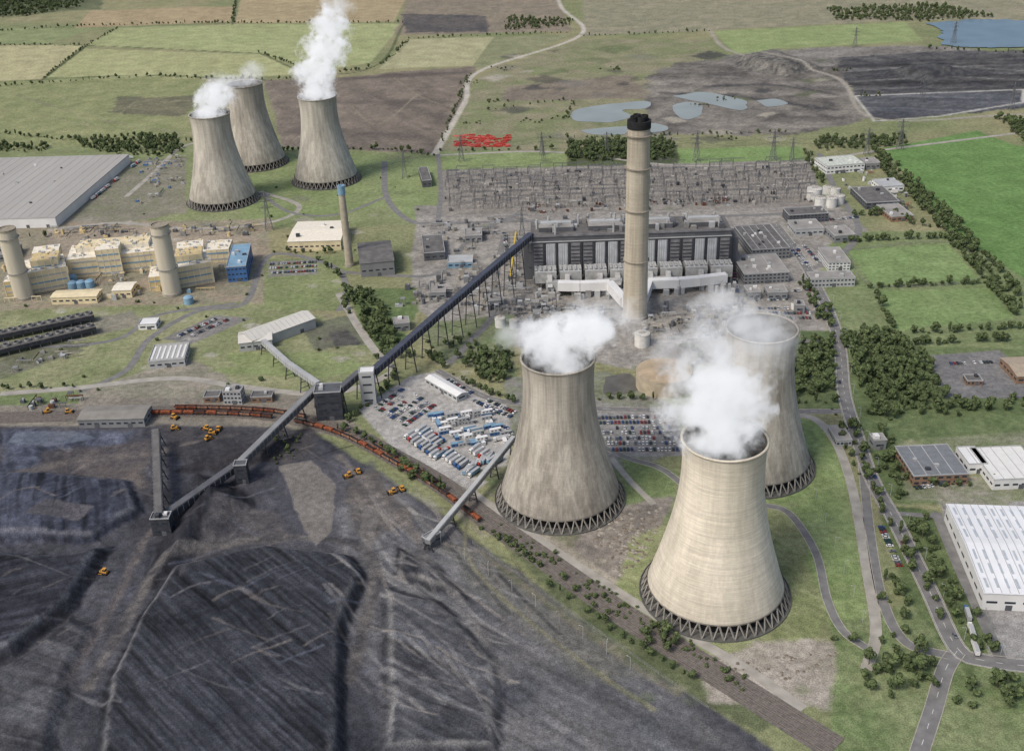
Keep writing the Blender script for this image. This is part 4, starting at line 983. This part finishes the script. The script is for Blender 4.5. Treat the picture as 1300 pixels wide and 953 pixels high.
def trow(pts,sp=7,s=1,jit=2,bush=.2,name='tree_row',prob=.9):
    P=cr([G(*p) for p in pts],sp); e=empty(name)
    for p in P:
        if R()<prob: placet(e,p.x+U(-jit,jit),p.y+U(-jit,jit),s,R()<bush)
forest([(718,182),(855,180),(856,203),(718,206)],7.5,1,.1)
forest([(440,372),(475,368),(492,400),(514,445),(510,458),(490,455),(462,420)],7,.95)
forest([(575,455),(610,445),(655,450),(655,478),(625,492),(600,478)],7,1)
forest([(560,430),(600,425),(610,440),(575,450)],8,.8)
forest([(1000,440),(1058,430),(1064,470),(1060,500),(1005,505)],7,1)
forest([(1068,424),(1130,420),(1160,440),(1195,500),(1165,520),(1120,520),(1085,490)],7,1)
forest([(1118,540),(1138,560),(1150,620),(1140,640),(1122,600)],7,.95)
forest([(1150,650),(1178,660),(1205,722),(1250,812),(1232,822),(1196,770),(1166,708)],7,1)
forest([(1150,820),(1200,848),(1185,880),(1120,885),(1080,870),(1110,835)],8,1.05)
forest([(1222,820),(1262,812),(1270,830),(1240,836)],7,1)
forest([(1230,860),(1320,868),(1320,900),(1210,900)],9,1,.4)
forest([(806,796),(840,792),(872,828),(850,842),(815,822)],7,1.05)
forest([(905,545),(912,545),(912,550),(905,550)],5,.7)
forest([(1090,515),(1300,505),(1330,520),(1110,535)],8,1)
forest([(1100,180),(1130,200),(1200,262),(1250,318),(1300,372),(1300,400),(1262,372),(1196,296),(1150,250),(1112,215)],8.5,.95)
forest([(1030,178),(1150,172),(1150,186),(1035,192)],9,.9)
forest([(1262,150),(1420,160),(1420,190),(1300,182)],9,1)
forest([(1010,350),(1030,360),(1062,415),(1050,425),(1030,395)],7,.9)
forest([(85,183),(225,172),(236,195),(200,200),(140,196)],9,.95)
forest([(-100,176),(60,186),(60,194),(-100,190)],9,.9)
forest([(470,570),(500,575),(548,606),(580,628),(566,632),(520,612)],6.5,.85)
forest([(332,440),(342,440),(342,446),(332,446)],5,.6)
forest([(340,550),(392,548),(380,575),(350,590)],7,.6,.7)
forest([(1120,732),(1150,728),(1160,770),(1140,790),(1122,770)],8,.9)
forest([(1100,440),(1110,600),(1120,600),(1125,440)],9,.8)
forest([(1018,180),(1048,230),(1040,236),(1018,200)],9,.9)
forest([(-200,-30),(120,-16),(100,10),(30,22),(-200,34)],15,1.2)
forest([(1050,12),(1200,8),(1260,22),(1180,28),(1060,26)],12,1.0)
forest([(640,22),(730,26),(722,34),(640,40)],12,.9)
for pts,sp,s in[([(1072,308),(1140,304),(1200,303)],6,.8),([(1205,306),(1246,352)],6,.85),([(1106,366),(1250,360)],6,.8),([(1255,362),(1292,404)],6,.9),([(1110,372),(1134,418)],6,.8),([(1134,424),(1220,421),(1300,416)],6,.85),([(1160,438),(1260,434),(1330,432)],6,.9),([(1168,450),(1200,504)],7,.9),
 ([(0,40),(100,34),(240,30),(300,30),(510,29)],10,.7),([(55,100),(108,60),(150,36)],10,.6),([(180,97),(335,102),(400,96),(480,83),(520,50)],10,.7),([(0,110),(180,97)],10,.7),([(395,92),(330,67)],11,.6),([(525,50),(600,46),(720,42)],11,.6),([(740,46),(800,44),(900,40)],12,.7),([(0,58),(108,58)],12,.6),([(300,2),(296,28)],12,.7),
 ([(330,200),(360,192),(480,190),(550,198)],9,.8),([(560,192),(700,190)],12,.7),([(596,95),(560,180)],12,.6),([(236,180),(340,185)],9,.9),([(0,170),(100,178),(180,172)],10,.8),
 ([(480,456),(500,470),(490,495),(460,520),(440,540)],6,.7),([(430,545),(470,560),(500,578)],5,.7),([(552,458),(600,490),(650,510)],7,.8),([(640,690),(700,730),(770,780)],9,.5),([(700,745),(800,815),(880,862)],7,.6),
 ([(1080,540),(1100,590),(1118,640),(1150,700),(1190,780)],9,.9),([(1060,520),(1085,600)],11,.7),([(1115,600),(1200,618),(1290,612)],8,.7),([(1010,512),(1060,512)],7,.8),([(862,440),(890,450),(880,470)],6,.7),([(700,505),(760,507),(830,508)],8,.7),
 ([(1130,270),(1160,285),(1200,290)],7,.9),([(1085,275),(1130,272)],8,.9),([(520,452),(560,458)],6,.8),([(340,320),(430,322)],8,.6),([(405,330),(436,360),(438,392)],8,.7),([(0,495),(90,492)],9,.6),([(60,300),(0,306)],10,.6),([(940,430),(990,440)],7,.8),([(1180,62),(1300,68)],12,.7),([(1148,805),(1120,815),(1060,812)],8,.6),([(620,140),(720,128),(720,150)],12,.6),([(700,176),(850,172),(1000,168)],11,.6)]:
    trow(pts,sp,s,jit=1.5 if sp<9 else 3)
e=empty('scrub_bushes')
for k in range(14):
    x=U(580,1150);y=U(80,190)
    for i in range(9): p=G(x+U(-14,14),y+U(-2.5,2.5)); placet(e,p.x,p.y,U(.5,.95),True)
for k in range(130):
    x=U(-20,560);y=U(190,500); p=G(x,y); 
    if R()<.5: placet(e,p.x,p.y,U(.5,.95),True)
for k in range(110):
    t=R(); p=G(620+t*330+U(-10,16),668+t*205+U(-8,8)); placet(e,p.x,p.y,U(.4,.8),True)
# ---------------- light, sky, camera
w=bpy.data.worlds.new('World'); bpy.context.scene.world=w; w.use_nodes=True; N=w.node_tree.nodes; L=w.node_tree.links
az=D2R(232); el=D2R(50)
sk=N.new('ShaderNodeTexSky'); sk.sky_type='NISHITA'; sk.sun_disc=False; sk.sun_elevation=el; sk.sun_rotation=az; sk.dust_density=4; sk.air_density=1.0
L.new(sk.outputs[0],N['Background'].inputs[0]); N['Background'].inputs[1].default_value=.145
sd=bpy.data.lights.new('sun','SUN'); sd.energy=2.0; sd.angle=D2R(16); sd.color=(1,.95,.88); so=bpy.data.objects.new('sun',sd); bpy.context.scene.collection.objects.link(so)
v=Vector((math.sin(az)*math.cos(el),math.cos(az)*math.cos(el),math.sin(el))); so.rotation_euler=v.to_track_quat('Z','Y').to_euler(); so.location=(0,0,900)
cd=bpy.data.cameras.new('camera'); cd.sensor_width=36; cd.lens=36*FP/1300; cd.clip_start=1; cd.clip_end=60000
co=bpy.data.objects.new('camera',cd); bpy.context.scene.collection.objects.link(co); bpy.context.scene.camera=co
Rv=Vector((1,0,0));Uv=Vector((0,math.sin(PIT),math.cos(PIT)));Fv=Vector((0,math.cos(PIT),-math.sin(PIT)))
cx=Rv*math.cos(ROL)-Uv*math.sin(ROL); cy=Rv*math.sin(ROL)+Uv*math.cos(ROL); cz=-Fv
co.matrix_world=Matrix(((cx.x,cy.x,cz.x,0),(cx.y,cy.y,cz.y,0),(cx.z,cy.z,cz.z,HC),(0,0,0,1)))
vs=bpy.context.scene.view_settings; vs.view_transform='Standard'; vs.look='None'; vs.exposure=0; vs.gamma=1
print('OBJ',len(bpy.data.objects))
